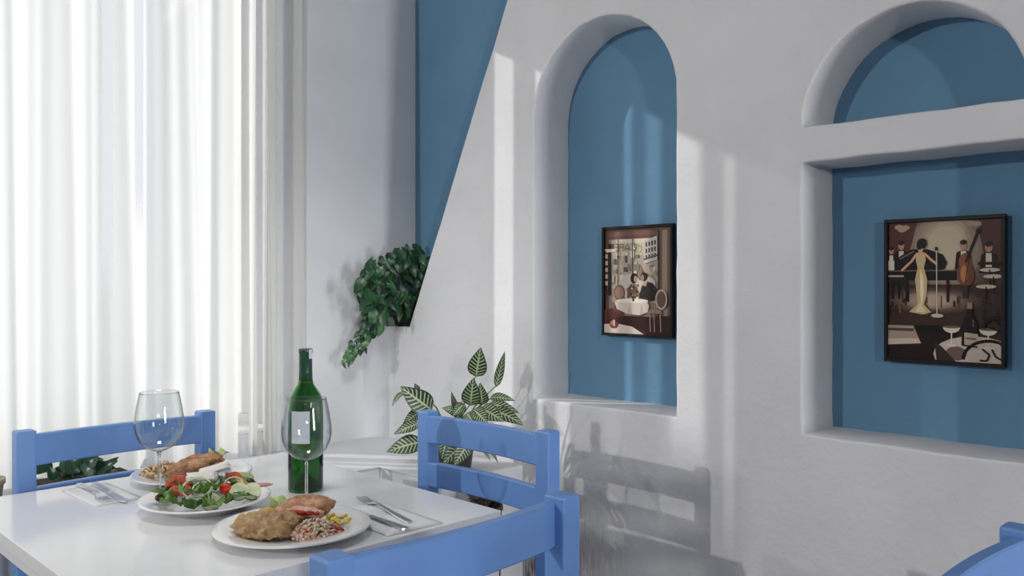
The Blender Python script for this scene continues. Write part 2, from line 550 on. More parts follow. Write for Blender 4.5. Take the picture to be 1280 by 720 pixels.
bm = bmesh.new()
def loop(pts, x):
    vs = [bm.verts.new((x, p[0], p[1])) for p in pts]
    es = [bm.edges.new((vs[i], vs[(i + 1) % len(vs)])) for i in range(len(vs))]
    return vs, es
edges = loop(outer, XW)[1]
rims = []
for pts in niches:
    e = 0.006
    vs, es = loop(offset(pts, e), XW)
    edges += es
    rims.append((vs, pts))
bmesh.ops.triangle_fill(bm, edges=edges, use_beauty=True)
for f in bm.faces: f.smooth = False
for vs, pts in rims:
    prev = vs
    for off, x in ((0.0018, XW + 0.0018), (0.0, XW + 0.006), (0.0, XB)):
        cur = [bm.verts.new((x, p[0], p[1])) for p in offset(pts, off)] if off else [bm.verts.new((x, p[0], p[1])) for p in pts]
        for i in range(len(cur)):
            j = (i + 1) % len(cur)
            f = bm.faces.new((prev[i], prev[j], cur[j], cur[i]))
            f.smooth = True
        prev = cur
# slanted edge and shelf of the corner recess
path = [(YW, 1.056)] + corner_open
for (a, b) in zip(path[:-1], path[1:]):
    q = [bm.verts.new((XW, *a)), bm.verts.new((XW, *b)), bm.verts.new((XB, *b)), bm.verts.new((XB, *a))]
    bm.faces.new(q)
wall_r = bmobj('wall_right', bm, M['wall'])
setp(wall_r, 'white rough plaster wall with arched and square niches', kind='structure')
cv, cf = [], []
for i in range(9):           # soft plastered cove where the two walls meet under the recess
    a = PI / 2 * i / 8
    r = .11
    for z in (LEDGE - .01, 1.056): cv.append((XW + .002 - r + r * math.cos(a), YW + .002 - r + r * math.sin(a), z))
for i in range(8): cf.append((2 * i, 2 * i + 1, 2 * i + 3, 2 * i + 2))
cf.append(tuple(range(1, 18, 2)) + (18,)); cv.append((XW + .002, YW + .002, 1.056))
mobj('corner_cove', cv, cf, M['wall_smooth'], wall_r)
def back(name, pts, x):
    b = bmesh.new()
    vs = [b.verts.new((x, p[0], p[1])) for p in pts]
    b.faces.new(vs).normal_update()
    bmesh.ops.triangulate(b, faces=b.faces)
    return bmobj(name, b, M['blue_wall'], wall_r)
for pts in niches: back('niche_back', pts, XB)
back('niche_back', [(YW, 1.056), (YW, CEIL), (1.3, CEIL), (2.55, 1.056)], XB)

# ------------------------------------------------------------------ setting: window wall, ledge, floor, ceiling
WX0, WX1, WZ0, WZ1 = -1.3, 1.53, 0.70, 2.48
XL = -4.8
bm = bmesh.new()
add_box(bm, WX1, XB + .02, YW, YW + .20, 0, CEIL)
add_box(bm, XL, WX0, YW, YW + .20, 0, CEIL)
add_box(bm, WX0, WX1, YW, YW + .20, 0, WZ0)
add_box(bm, WX0, WX1, YW, YW + .20, WZ1, CEIL)
setp(bmobj('wall_left', bm, M['wall_smooth']), 'white plaster window wall behind the curtain', kind='structure')

bm = bmesh.new()       # plastered L-shaped ledge in the corner
LY, LXR, LYR = 2.262, 1.65, 1.95
outl = [(XL, LY), (LXR, LY), (LXR, LYR), (XW, LYR), (XW, YW), (XL, YW)]
vb = [bm.verts.new((x, y, 0)) for x, y in outl]
vt = [bm.verts.new((x, y, LEDGE)) for x, y in outl]
bm.faces.new(vt)
for i in range(6):
    j = (i + 1) % 6
    bm.faces.new((vb[i], vb[j], vt[j], vt[i]))
te = [e for e in bm.edges if all(abs(v.co.z - LEDGE) < 1e-6 for v in e.verts)][:]
te = [e for e in te if min(v.co.y for v in e.verts) < YW - .01 and max(v.co.x for v in e.verts) < XW - .01 or (abs(e.verts[0].co.y - LYR) < 1e-4 and abs(e.verts[1].co.y - LYR) < 1e-4)]
bmesh.ops.bevel(bm, geom=te, offset=0.008, segments=2, affect='EDGES', profile=.5)
setp(bmobj('trim_1', bm, M['wall_smooth']), 'white plastered ledge along the window wall turning the corner', kind='structure')

# floor with separate tiles only near the table
setp(box('floor', (XL, XW, YR, YW, -0.06, -0.006), M['grout']), 'dark grey floor', kind='structure')
fl = bpy.data.objects['floor']
tm = None
for i in range(9):
    for j in range(9):
        if tm is None:
            t = box('tile', (-0.197, 0.197, -0.197, 0.197, -0.006, 0.0), M['floor'], fl, bev=0.002)
            tm = t.data
        else:
            t = bpy.data.objects.new('tile', tm); COL.objects.link(t); t.parent = fl
        t.location = (XW - .2 - .4 * i, LY - .2 - .4 * j, 0)
setp(box('wall_back', (XL, XW, YR - .1, YR, 0, CEIL), M['far_wall']), 'grey wall behind the camera', kind='structure')
setp(box('wall_far', (XL - .1, XL, YR - .1, YW + .2, 0, CEIL), M['far_wall']), 'grey wall at the far left end of the room', kind='structure')
setp(box('ceiling', (XL, XB + .05, YR, YW + .2, CEIL, CEIL + .05), M['ceiling']), 'white ceiling', kind='structure')

# window: frame in the reveal, one casement closed, the right one swung open outwards
win = empty('window_1', (0, 0, 0))
setp(win, 'white window with a casement swung open behind the sheer curtain', kind='structure')
FY0, FY1 = YW + .14, YW + .20
bm = bmesh.new()
for b in ((WX0, WX1, WZ0, WZ0 + .05), (WX0, WX1, WZ1 - .05, WZ1), (WX0, WX0 + .05, WZ0 + .05, WZ1 - .05), (WX1 - .05, WX1, WZ0 + .05, WZ1 - .05), (0.06, 0.12, WZ0 + .05, WZ1 - .05)):
    add_box(bm, b[0], b[1], FY0, FY1, b[2], b[3], bev=.004)
bmobj('window_frame', bm, M['frame_white'], win)
box('window_sill', (WX0, WX1, YW - .0, FY0, WZ0 - .0, WZ0 + .015), M['frame_white'], win, bev=.004)
def casement(w, h):
    bm = bmesh.new()
    t = .055
    for b in ((0, w, 0, t), (0, w, h - t, h), (0, t, t, h - t), (w - t, w, t, h - t)):
        add_box(bm, b[0], b[1], -.02, .02, b[2], b[3], bev=.003)
    o = bmobj('casement', bm, M['frame_white'], win)
    mobj('pane', [(t, 0, t), (w - t, 0, t), (w - t, 0, h - t), (t, 0, h - t)], [(0, 1, 2, 3)], M['pane'], o, smooth=False)
    return o
hgt = WZ1 - WZ0 - .10
c = casement(0.88, hgt); c.location = (WX1 - .03, FY1 + .025, WZ0 + .05); c.rotation_euler = (0, 0, math.radians(83.5))
c = casement(0.66, hgt); c.location = (-0.60, FY0 + .03, WZ0 + .05)
c = casement(0.65, hgt); c.location = (-1.25, FY0 + .03, WZ0 + .05)

# ------------------------------------------------------------------ curtains
def curtain(name, x0, x1, y0, folds, amp, m, label, seed, zt=2.93, zb=LEDGE + .006, nx=None, nz=16, lean=0.0, hem=0.012):
    rnd = random.Random(seed)
    nx = nx or int((x1 - x0) / .006)
    centers = []
    x = x0
    while x < x1:
        w = folds * rnd.uniform(.55, 1.5)
        centers.append((x, w, rnd.uniform(.45, 1.25), rnd.uniform(-1, 1)))
        x += w
    vs, fs = [], []
    for i in range(nz + 1):
        f = i / nz
        z = zt + (zb - zt) * f
        for j in range(nx + 1):
            x = x0 + (x1 - x0) * j / nx
            for (c0, w, a, sk) in centers:
                if c0 <= x < c0 + w or (c0, w, a, sk) == centers[-1]:
                    u = min(1, (x - c0) / w)
                    break
            g = math.sin(PI * u) ** 1.6 * a
            fine = 0.18 * math.sin(x * 91 + seed) + .12 * math.sin(x * 173 + 2 * seed)
            y = y0 - amp * (0.55 + .6 * f) * (g - .45 + fine * .5)
            dx = lean * f * math.sin(x * 5.1 + seed) + sk * .012 * f * math.sin(PI * u)
            zz = z
            if i == nz: zz = z + hem * (0.5 + .5 * math.sin(x * 17 + seed))
            vs.append((x + dx - amp * .45 * math.cos(2 * PI * u) * math.sin(PI * u) * f, y, zz))
    for i in range(nz):
        for j in range(nx):
            k = i * (nx + 1) + j
            fs.append((k, k + 1, k + nx + 2, k + nx + 1))
    o = mobj(name, vs, fs, m)
    return setp(o, label, 'curtain')
curtain('curtain', -1.45, 1.42, 2.625, 0.15, 0.058, M['sheer'], 'long white sheer curtain hanging in folds over the bright window', 3, lean=0.012)
curtain('curtain', 1.424, 1.635, 2.655, 0.060, 0.045, M['sheer_thick'], 'narrow greyish curtain panel gathered against the wall beside the window', 8, lean=0.004)
setp(box('curtain_rail', (-1.5, 1.70, 2.60, 2.67, 2.93, 2.965), M['rail'], bev=.004), 'white curtain rail under the ceiling above the sheer curtain', 'rail')
bpy.data.objects['curtain_rail'].location.z = CEIL - 2.965

# ------------------------------------------------------------------ table
TX0, TX1, TY0, TY1, TZ = 0.45, 1.229, 1.261, 2.128, 0.75
tb = empty('dining_table', ((TX0 + TX1) / 2, (TY0 + TY1) / 2, 0), 0, 'white glossy square dining table laid with plates and wine', 'table')
hx, hy = (TX1 - TX0) / 2, (TY1 - TY0) / 2
box('tabletop', (-hx, hx, -hy, hy, TZ - .026, TZ), M['table'], tb, bev=.0015)
bm = bmesh.new()
for b in ((-hx + .05, hx - .05, -hy + .05, -hy + .07), (-hx + .05, hx - .05, hy - .07, hy - .05), (-hx + .05, -hx + .07, -hy + .07, hy - .07), (hx - .07, hx - .05, -hy + .07, hy - .07)):
    add_box(bm, b[0], b[1], b[2], b[3], TZ - .096, TZ - .026)
bmobj('apron', bm, M['table'], tb)
for sx in (-1, 1):
    for sy in (-1, 1):
        cx, cy = sx * (hx - .0245), sy * (hy - .0245)
        box('leg', (cx - .0225, cx + .0225, cy - .0225, cy + .0225, 0, TZ - .026), M['table'], tb, bev=.003)

# ------------------------------------------------------------------ chairs
def rail_mesh(z0, z1, hw, y0, th, bow, n=14):
    vs, fs = [], []
    bev = .003
    sec = [(-th / 2, z0 + bev), (-th / 2 + bev, z0), (th / 2 - bev, z0), (th / 2, z0 + bev), (th / 2, z1 - bev), (th / 2 - bev, z1), (-th / 2 + bev, z1), (-th / 2, z1 - bev)]
    for i in range(n + 1):
        x = -hw + 2 * hw * i / n
        b = -bow * (1 - (x / hw) ** 2)
        for (y, z) in sec: vs.append((x, y0 + b + y, z))
    for i in range(n):
        for k in range(8):
            k2 = (k + 1) % 8
            fs.append((i * 8 + k, i * 8 + k2, (i + 1) * 8 + k2, (i + 1) * 8 + k))
    fs.append(tuple(range(8))); fs.append(tuple(reversed(range(n * 8, n * 8 + 8))))
    return vs, fs

def make_chair():
    r = empty('dining_chair')
    hw, p = 0.218, 0.021
    for s in (-1, 1):
        bm = bmesh.new()
        add_box(bm, s * hw - p, s * hw + p, -p, p, 0, 0.88, bev=.004)
        bmobj('rear_post', bm, M['chair'], r)
    for s in (-1, 1):
        box('leg', (s * hw - p, s * hw + p, .332, .372, 0, .43), M['chair'], r, bev=.003)
    for nm, z0, z1 in (('top_rail', .797, .870), ('slat', .682, .746)):
        v, f = rail_mesh(z0, z1, hw - p + .002, .008, .022, .018)
        fix_normals(mobj(nm, v, f, M['chair'], r, smooth=False))
    box('seat', (-hw - .01, hw + .01, .022, .380, .43, .452), M['chair'], r, bev=.006)
    for s in (-1, 1):
        box('stretcher', (s * hw - .01, s * hw + .01, p, .332, .18, .205), M['chair'], r, bev=.002)
        box('seat_rail', (s * hw - .011, s * hw + .011, p, .332, .375, .43), M['chair'], r, bev=.002)
    box('seat_rail', (-hw + p, hw - p, .341, .363, .375, .43), M['chair'], r, bev=.002)
    box('seat_rail', (-hw + p, hw - p, -.011, .011, .375, .43), M['chair'], r, bev=.002)
    return r
def copy_tree(o, parent=None):
    c = o.copy(); COL.objects.link(c)
    if parent: c.parent = parent
    for ch in list(o.children): copy_tree(ch, c)
    return c
chair = make_chair()
spots = [((0.812, 0.915, 0), 0.0, 'blue painted wooden chair nearest the camera, backing onto the front edge of the table'),
         ((0.81, 2.195, 0), PI, 'blue wooden chair on the window side of the table, before the sheer curtain'),
         ((1.453, 1.554, 0), PI / 2, 'blue wooden ladder-back chair between the table and the niche wall, before the striped plant'),
         ((1.128, 0.338, 0), PI, 'blue wooden chair cut off at the lower right corner, below the square niche')]
for i, (loc, rz, lab) in enumerate(spots):
    c = chair if i == 0 else copy_tree(chair)
    c.location = loc; c.rotation_euler = (0, 0, rz)
    setp(c, lab, 'chair', 'blue wooden chairs')

# ------------------------------------------------------------------ framed prints
class Art:
    def __init__(s, w, h):
        s.w, s.h, s.v, s.f, s.mi, s.mats, s.k = w, h, [], [], [], [], 0
    def m(s, rgb):
        key = tuple(rgb)
        for i, (kk, mm) in enumerate(s.mats):
            if kk == key: return i
        lin = [((c / 255 + .055) / 1.055) ** 2.4 if c > 10 else c / 255 / 12.92 for c in rgb]
        s.mats.append((key, mat('print_ink', [c * 1.12 if sum(rgb) > 330 else c * .8 for c in lin], 0.4, spec=0.15)))
        return len(s.mats) - 1
    def poly(s, pts, rgb):
        """pts in fractions from the lower left corner of the sheet; clipped by hand to the sheet"""
        s.k += 1
        y = -0.00004 * s.k
        b = bmesh.new()
        vs = [b.verts.new(((min(1, max(0, p[0])) - .5) * s.w, y, (min(1, max(0, p[1])) - .5) * s.h)) for p in pts]
        try: b.faces.new(vs).normal_update()
        except ValueError: b.free(); return
        bmesh.ops.triangulate(b, faces=b.faces)
        o = len(s.v)
        b.verts.index_update()
        s.v += [v.co.copy() for v in b.verts]
        i = s.m(rgb)
        for f in b.faces:
            s.f.append([o + v.index for v in f.verts]); s.mi.append(i)
        b.free()
    def ell(s, cx, cy, rx, ry, rgb, a0=0, a1=360, n=20):
        s.poly([(cx + rx * math.cos(math.radians(a0 + (a1 - a0) * i / n)), cy + ry * math.sin(math.radians(a0 + (a1 - a0) * i / n))) for i in range(n if a1 - a0 == 360 else n + 1)], rgb)
    def line(s, pts, wd, rgb):
        for (a, b) in zip(pts[:-1], pts[1:]):
            d = Vector((b[0] - a[0], (b[1] - a[1]) * s.h / s.w))
            if d.length < 1e-6: continue
            n = Vector((-d.y, d.x)).normalized() * wd / 2
            n.y *= s.w / s.h
            s.poly([(a[0] + n.x, a[1] + n.y), (b[0] + n.x, b[1] + n.y), (b[0] - n.x, b[1] - n.y), (a[0] - n.x, a[1] - n.y)], rgb)
    def box(s, x0, y0, x1, y1, rgb): s.poly([(x0, y0), (x1, y0), (x1, y1), (x0, y1)], rgb)
    def build(s, parent, y):
        o = mobj('print', s.v, s.f, [m for _, m in s.mats], parent, smooth=False, midx=s.mi)
        o.location = (0, y, 0)
        return o

def picture(loc, w, h, label, draw, lean=0.0):
    p = empty('framed_print', loc, -PI / 2, label, 'picture')
    t = .009
    bm = bmesh.new()
    for b in ((-w/2, w/2, -h/2, -h/2 + t), (-w/2, w/2, h/2 - t, h/2), (-w/2, -w/2 + t, -h/2 + t, h/2 - t), (w/2 - t, w/2, -h/2 + t, h/2 - t)):
        add_box(bm, b[0], b[1], -.009, .009, b[2], b[3], bev=.0012)
    bmobj('frame', bm, M['black'], p)
    box('backing', (-w/2 + .003, w/2 - .003, .001, .008, -h/2 + .003, h/2 - .003), M['black'], p)
    a = Art(w - 2 * t + .002, h - 2 * t + .002)
    draw(a)
    a.build(p, 0.0)
    return p

def gradient(a, top, bot, n=14, y0=0, y1=1):
    for i in range(n):
        f = (i + .5) / n
        a.box(0, y0 + (y1 - y0) * i / n, 1, y0 + (y1 - y0) * (i + 1) / n, [round(bot[k] + (top[k] - bot[k]) * f) for k in range(3)])

def draw_stage(a):
    rnd = random.Random(5)
    a.box(0, 0, 1, 1, (84, 58, 52))
    # back wall: warm glow in the middle, red-brown curtains at the sides
    for i in range(9):
        f = i / 8
        a.ell(.52, .80, .46 - .036 * i, .40 - .03 * i, [round(88 + f * 92), round(66 + f * 98), round(58 + f * 84)])
    a.poly([(0, 1), (.27, 1), (.22, .84), (.17, .72), (0, .66)], (92, 52, 46))
    a.poly([(.80, 1), (1, 1), (1, .66), (.86, .72), (.82, .86)], (90, 54, 50))
    for x, y in ((.10, .965), (.16, .96), (.13, .945), (.74, .97), (.79, .965)): a.ell(x, y, .04, .018, (170, 140, 118))
    # stage floor
    a.box(0, .0, 1, .545, (66, 47, 40))
    for i in range(8):
        f = i / 7
        a.ell(.40, .43, .45 - .045 * i, .095 - .008 * i, [round(80 + 95 * f), round(60 + 92 * f), round(52 + 82 * f)])
    for k in range(26):
        x = rnd.uniform(0, 1); y = rnd.uniform(.27, .42)
        a.box(x, y, x + rnd.uniform(.01, .04), y + rnd.uniform(.02, .09), rnd.choice([(98, 74, 62), (56, 40, 35), (122, 98, 82), (44, 30, 26)]))
    # pianist and musicians at the back
    def man(x, y, k=1.0, shirt=(206, 190, 172)):
        a.poly([(x - .075 * k, y - .14 * k), (x + .075 * k, y - .14 * k), (x + .06 * k, y - .02 * k), (x, y + .0), (x - .06 * k, y - .02 * k)], (28, 22, 24))
        a.poly([(x - .025 * k, y - .10 * k), (x + .025 * k, y - .10 * k), (x + .022 * k, y - .01), (x - .022 * k, y - .01)], shirt)
        a.ell(x, y + .03 * k, .030 * k, .034 * k, (168, 124, 100))
        a.ell(x, y + .05 * k, .030 * k, .018 * k, (46, 32, 28))
    man(.125, .80); man(.03, .77, .8); man(.89, .77, 1.05); man(.68, .79, 1.0)
    # grand piano
    a.poly([(.02, .64), (.02, .70), (.10, .745), (.22, .80), (.36, .80), (.50, .76), (.54, .70), (.52, .655), (.44, .64)], (22, 17, 18))
    a.poly([(.10, .735), (.24, .790), (.25, .782), (.12, .728)], (120, 96, 84))
    a.box(0, .575, .62, .645, (18, 14, 15))
    a.box(0, .640, .62, .648, (122, 98, 88))
    a.box(0, .55, .17, .60, (44, 33, 31)); a.box(0, .60, .15, .612, (176, 156, 138))
    a.box(0, .65, .06, .72, (206, 194, 178))
    for x in (.035, .095, .165, .535): a.box(x, .42 if x > .1 else .44, x + .022, .58, (20, 15, 15))
    a.box(.02, .535, .15, .56, (20, 15, 16))
    # double bass
    a.ell(.70, .615, .075, .085, (120, 74, 50)); a.ell(.695, .70, .055, .065, (138, 86, 58)); a.ell(.685, .62, .03, .06, (166, 108, 74))
    a.line([(.70, .70), (.80, .91)], .022, (38, 26, 24)); a.ell(.805, .915, .02, .02, (38, 26, 24))
    a.line([(.695, .56), (.745, .80)], .008, (30, 20, 18))
    a.box(.675, .45, .72, .54, (60, 42, 36))
    # cafe tables on the right
    for (x, y) in ((.90, .645), (.93, .60), (.87, .53)):
        a.ell(x, y, .085, .014, (190, 172, 154)); a.line([(x, y), (x, y - .10)], .012, (34, 26, 24)); a.line([(x - .04, y - .10), (x + .04, y - .12)], .012, (34, 26, 24))
    a.box(.80, .68, 1, .70, (40, 30, 28))
    # singer in a long pale dress
    dress = (190, 166, 122)
    a.poly([(.265, .775), (.345, .775), (.352, .72), (.335, .665), (.365, .58), (.362, .48), (.335, .40), (.40, .345), (.33, .328), (.20, .345), (.275, .40), (.268, .48), (.255, .58), (.278, .665), (.262, .72)], dress)
    a.poly([(.30, .66), (.33, .60), (.335, .48), (.315, .38), (.30, .48)], (226, 208, 168))
    a.poly([(.255, .345), (.30, .42), (.35, .345)], (214, 194, 152))
    a.line([(.268, .765), (.225, .715), (.13, .645)], .022, (196, 152, 124))
    a.line([(.345, .765), (.395, .725), (.45, .690)], .022, (196, 152, 124))
    a.poly([(.285, .76), (.325, .76), (.325, .80), (.285, .80)], (196, 152, 124))
    a.ell(.312, .825, .030, .034, (196, 152, 124)); a.ell(.318, .840, .046, .038, (36, 24, 23)); a.ell(.296, .822, .026, .026, (36, 24, 23))
    # microphone stand
    a.line([(.448, .79), (.452, .335)], .009, (196, 178, 160)); a.ell(.447, .80, .014, .014, (30, 24, 24)); a.ell(.455, .322, .055, .014, (196, 176, 156))
    # stage steps
    a.poly([(0, .10), (.31, .12), (.24, .245), (0, .245)], (160, 138, 122))
    a.poly([(0, .10), (.31, .12), (.285, .155), (0, .145)], (196, 176, 158)); a.box(0, .205, .245, .225, (90, 68, 60))
    a.poly([(.25, .245), (.62, .245), (.62, .02), (.25, .02), (.31, .12)], (40, 25, 24))
    a.poly([(.25, .25), (.55, .25), (.55, .20), (.29, .20)], (22, 16, 17))
    a.box(0, 0, .60, .10, (38, 23, 22))
    # table in front with bottle and coupes
    a.ell(.78, .05, .36, .135, (188, 172, 160)); a.ell(.62, .06, .09, .05, (120, 100, 92))
    a.poly([(.43, .14), (.45, .0), (.62, .0), (.50, .10)], (62, 44, 40))
    a.poly([(.665, .115), (.80, .105), (.805, .25), (.785, .30), (.760, .33), (.757, .42), (.712, .42), (.710, .33), (.69, .30), (.668, .25)], (30, 21, 21))
    a.box(.712, .375, .757, .42, (150, 120, 96)); a.poly([(.69, .125), (.805, .115), (.805, .20), (.69, .21)], (176, 158, 138)); a.line([(.70, .17), (.79, .165)], .012, (92, 70, 60))
    a.line([(.765, .30), (.765, .25)], .012, (116, 92, 82))
    for x, y in ((.58, .245), (.89, .235)):
        a.ell(x, y, .075, .042, (206, 192, 176), 180, 360); a.ell(x, y, .075, .010, (120, 98, 88)); a.line([(x, y - .035), (x, y - .13)], .010, (214, 200, 186)); a.ell(x, y - .13, .045, .010, (206, 190, 176))
    # chair with curled iron back
    for cx, cy, r in ((.90, .02, .22), (.98, .24, .13)):
        pts = [(cx + r * math.cos(math.radians(t)), cy + r * .62 * math.sin(math.radians(t))) for t in range(20, 181, 16)]
        a.line(pts, .028, (24, 17, 18))
    a.line([(.84, .10), (.90, .06), (.88, .02), (.82, .02)], .016, (24, 17, 18)); a.line([(.92, .10), (.95, .05), (1, .03)], .016, (24, 17, 18)); a.line([(.94, .30), (1, .26)], .016, (24, 17, 18)); a.line([(.90, .25), (1, .22)], .016, (24, 17, 18))

def draw_cafe(a):
    rnd = random.Random(9)
    a.box(0, 0, 1, 1, (140, 118, 106))
    a.box(0, .90, 1, 1, (122, 84, 74)); a.box(0, .93, 1, .97, (134, 100, 88)); a.box(0, 0, .06, 1, (112, 86, 74)); a.box(.80, .10, 1, 1, (126, 104, 90)); a.box(.865, .14, .935, .97, (156, 132, 114)); a.box(.80, .12, .83, .97, (78, 60, 54))
    # street seen through the window
    a.box(.10, .30, .80, .90, (168, 154, 140))
    a.box(.18, .80, .80, .90, (206, 196, 178))
    a.poly([(.12, .74), (.62, .74), (.62, .86), (.12, .86)], (196, 184, 160))
    for k in range(70):
        x = rnd.uniform(.10, .76); y = rnd.uniform(.40, .80)
        a.box(x, y, x + rnd.uniform(.015, .06), y + rnd.uniform(.015, .08), rnd.choice([(188, 178, 166), (132, 116, 104), (206, 200, 190), (112, 96, 88), (150, 140, 122), (176, 164, 150)]))
    a.poly([(.60, .66), (.80, .70), (.80, .92), (.62, .88)], (196, 190, 184))
    for i in range(4):
        for j in range(3):
            a.box(.63 + i * .042, .70 + j * .06 + i * .006, .655 + i * .042, .742 + j * .06 + i * .006, (96, 84, 80))
    a.line([(.60, .70), (.80, .74)], .02, (120, 106, 100))
    a.box(.40, .72, .46, .80, (206, 200, 186)); a.poly([(.38, .80), (.48, .80), (.45, .84), (.41, .84)], (206, 196, 176))
    a.box(.36, .60, .54, .66, (128, 122, 110))
    for x in (.205, .43): a.box(x, .30, x + .014, .90, (92, 72, 64))
    a.box(.0, .38, .10, .42, (60, 46, 42)); a.box(.06, .36, .10, .86, (44, 34, 32)); a.box(.0, .78, .20, .81, (208, 198, 180)); a.box(.0, .42, .02, .80, (46, 36, 34))
    for j in range(5): a.box(.015, .46 + j * .065, .055, .50 + j * .065, (176, 164, 150))
    # dining couple
    a.ell(.40, .45, .17, .12, (190, 180, 168)); a.ell(.66, .48, .12, .06, (196, 186, 174))
    a.poly([(.55, .34), (.58, .46), (.64, .50), (.74, .48), (.82, .40), (.80, .33), (.68, .31)], (56, 44, 44))
    a.poly([(.58, .46), (.62, .50), (.66, .495), (.64, .45)], (176, 150, 130))
    a.ell(.61, .54, .055, .042, (54, 40, 38)); a.ell(.585, .53, .026, .03, (160, 122, 102))
    a.ell(.46, .525, .052, .050, (44, 32, 30)); a.ell(.485, .52, .024, .03, (176, 140, 118))
    a.poly([(.36, .32), (.36, .43), (.42, .475), (.49, .47), (.53, .40), (.52, .32)], (116, 92, 74))
    for k in range(22):
        x = rnd.uniform(.35, .55); y = rnd.uniform(.32, .46)
        a.ell(x, y, .015, .012, rnd.choice([(66, 50, 42), (150, 120, 92), (96, 74, 58), (176, 156, 130)]), n=8)
    # chairs with oval backs
    a.ell(.24, .39, .085, .075, (126, 96, 86)); a.ell(.24, .39, .068, .058, (150, 118, 106))
    a.poly([(.12, .10), (.16, .27), (.28, .28), (.30, .10)], (122, 74, 66))
    a.ell(.865, .33, .085, .095, (186, 172, 156)); a.ell(.865, .33, .066, .076, (120, 92, 82))
    # table with white cloth
    a.poly([(.17, .30), (.22, .325), (.45, .33), (.66, .31), (.69, .27), (.67, .21), (.55, .18), (.36, .19), (.20, .235)], (204, 190, 176))
    a.poly([(.36, .19), (.40, .30), (.44, .19)], (184, 168, 154)); a.poly([(.55, .18), (.57, .29), (.62, .20)], (184, 168, 154)); a.ell(.44, .315, .24, .022, (222, 212, 200))
    a.box(.50, .30, .53, .35, (230, 222, 210)); a.box(.44, .31, .47, .36, (90, 66, 54))
    a.box(0, .0, 1, .16, (72, 38, 34)); a.poly([(0, .12), (.30, .16), (.12, .24), (0, .22)], (98, 52, 46))
    a.box(.78, .0, 1, .18, (66, 38, 34)); a.poly([(.30, .17), (.70, .17), (.66, .05), (.34, .07)], (56, 32, 28))
    a.poly([(.66, .20), (.88, .20), (.86, .235), (.70, .235)], (150, 124, 110))
    for x in (.70, .76, .85): a.line([(x, .20), (x + .01, .03)], .016, (150, 128, 112))
    # near table corner with flowers
    a.poly([(0, 0), (.62, 0), (.44, .07), (.20, .095), (0, .085)], (206, 192, 180))
    a.ell(.16, .08, .07, .035, (150, 70, 64)); a.ell(.13, .10, .03, .02, (190, 110, 98)); a.ell(.20, .09, .03, .02, (122, 60, 52)); a.line([(.16, .07), (.16, .13)], .03, (196, 172, 160))

pic1 = picture((2.150, 1.596, 1.229), 0.272, 0.348, 'small framed sepia print of a cafe scene in the tall arched niche', draw_cafe)
pic2 = picture((2.150, 0.701, 1.204), 0.270, 0.350, 'framed sepia print of a stage singer and band in the square niche', draw_stage)
# window lettering in the cafe print, seen from inside and so reversed
tx = bpy.data.curves.new('lettering', 'FONT')
tx.body = 'CAFE'
tx.size = 0.034
tx.align_x = 'CENTER'
to = bpy.data.objects.new('lettering_curve', tx)
COL.objects.link(to)
bpy.context.view_layer.update()
me = bpy.data.meshes.new_from_object(to)
COL.objects.unlink(to)
bpy.data.objects.remove(to)
me.materials.clear(); me.materials.append(mat('print_letter', (0.10, 0.07, 0.055), 0.4, coat=.3))
lo = bpy.data.objects.new('lettering', me)
COL.objects.link(lo)
lo.parent = pic1
for v in me.vertices: v.co = Vector((-v.co.x * 1.12, -0.0100, v.co.y))
me.update()
lo.location = (-0.036, 0.0, 0.095)

# ------------------------------------------------------------------ plates
def plate(loc, r, label, depth=0.019):
    prof = [(0.0, 0.0035), (r * .50, 0.0035), (r * .60, 0.006), (r * .66, .012), (r * .74, depth * .72), (r * .97, depth), (r, depth - .0005), (r, depth - .003), (r * .96, depth - .0045), (r * .72, depth * .72 - .005), (r * .60, .001), (r * .55, 0.0), (r * .50, 0.0), (r * .48, .0015), (0, .0015)]
    v, f = lathe(prof, 64)
    o = fix_normals(mobj('dinner_plate', v, f, M['china']))
    o.location = loc
    return setp(o, label, 'plate', 'white plates on the table')
PA = Vector((0.837, 1.421, TZ))
PB = Vector((0.803, 1.712, TZ))
PC = Vector((0.902, 1.992, TZ))
plate(PA, 0.145, 'white plate in front holding sauced meat, potatoes and rice')
plate(PB, 0.132, 'white plate in the middle holding the salad with white cheese', 0.026)
plate(PC, 0.138, 'white plate at the back holding browned meat and noodles')

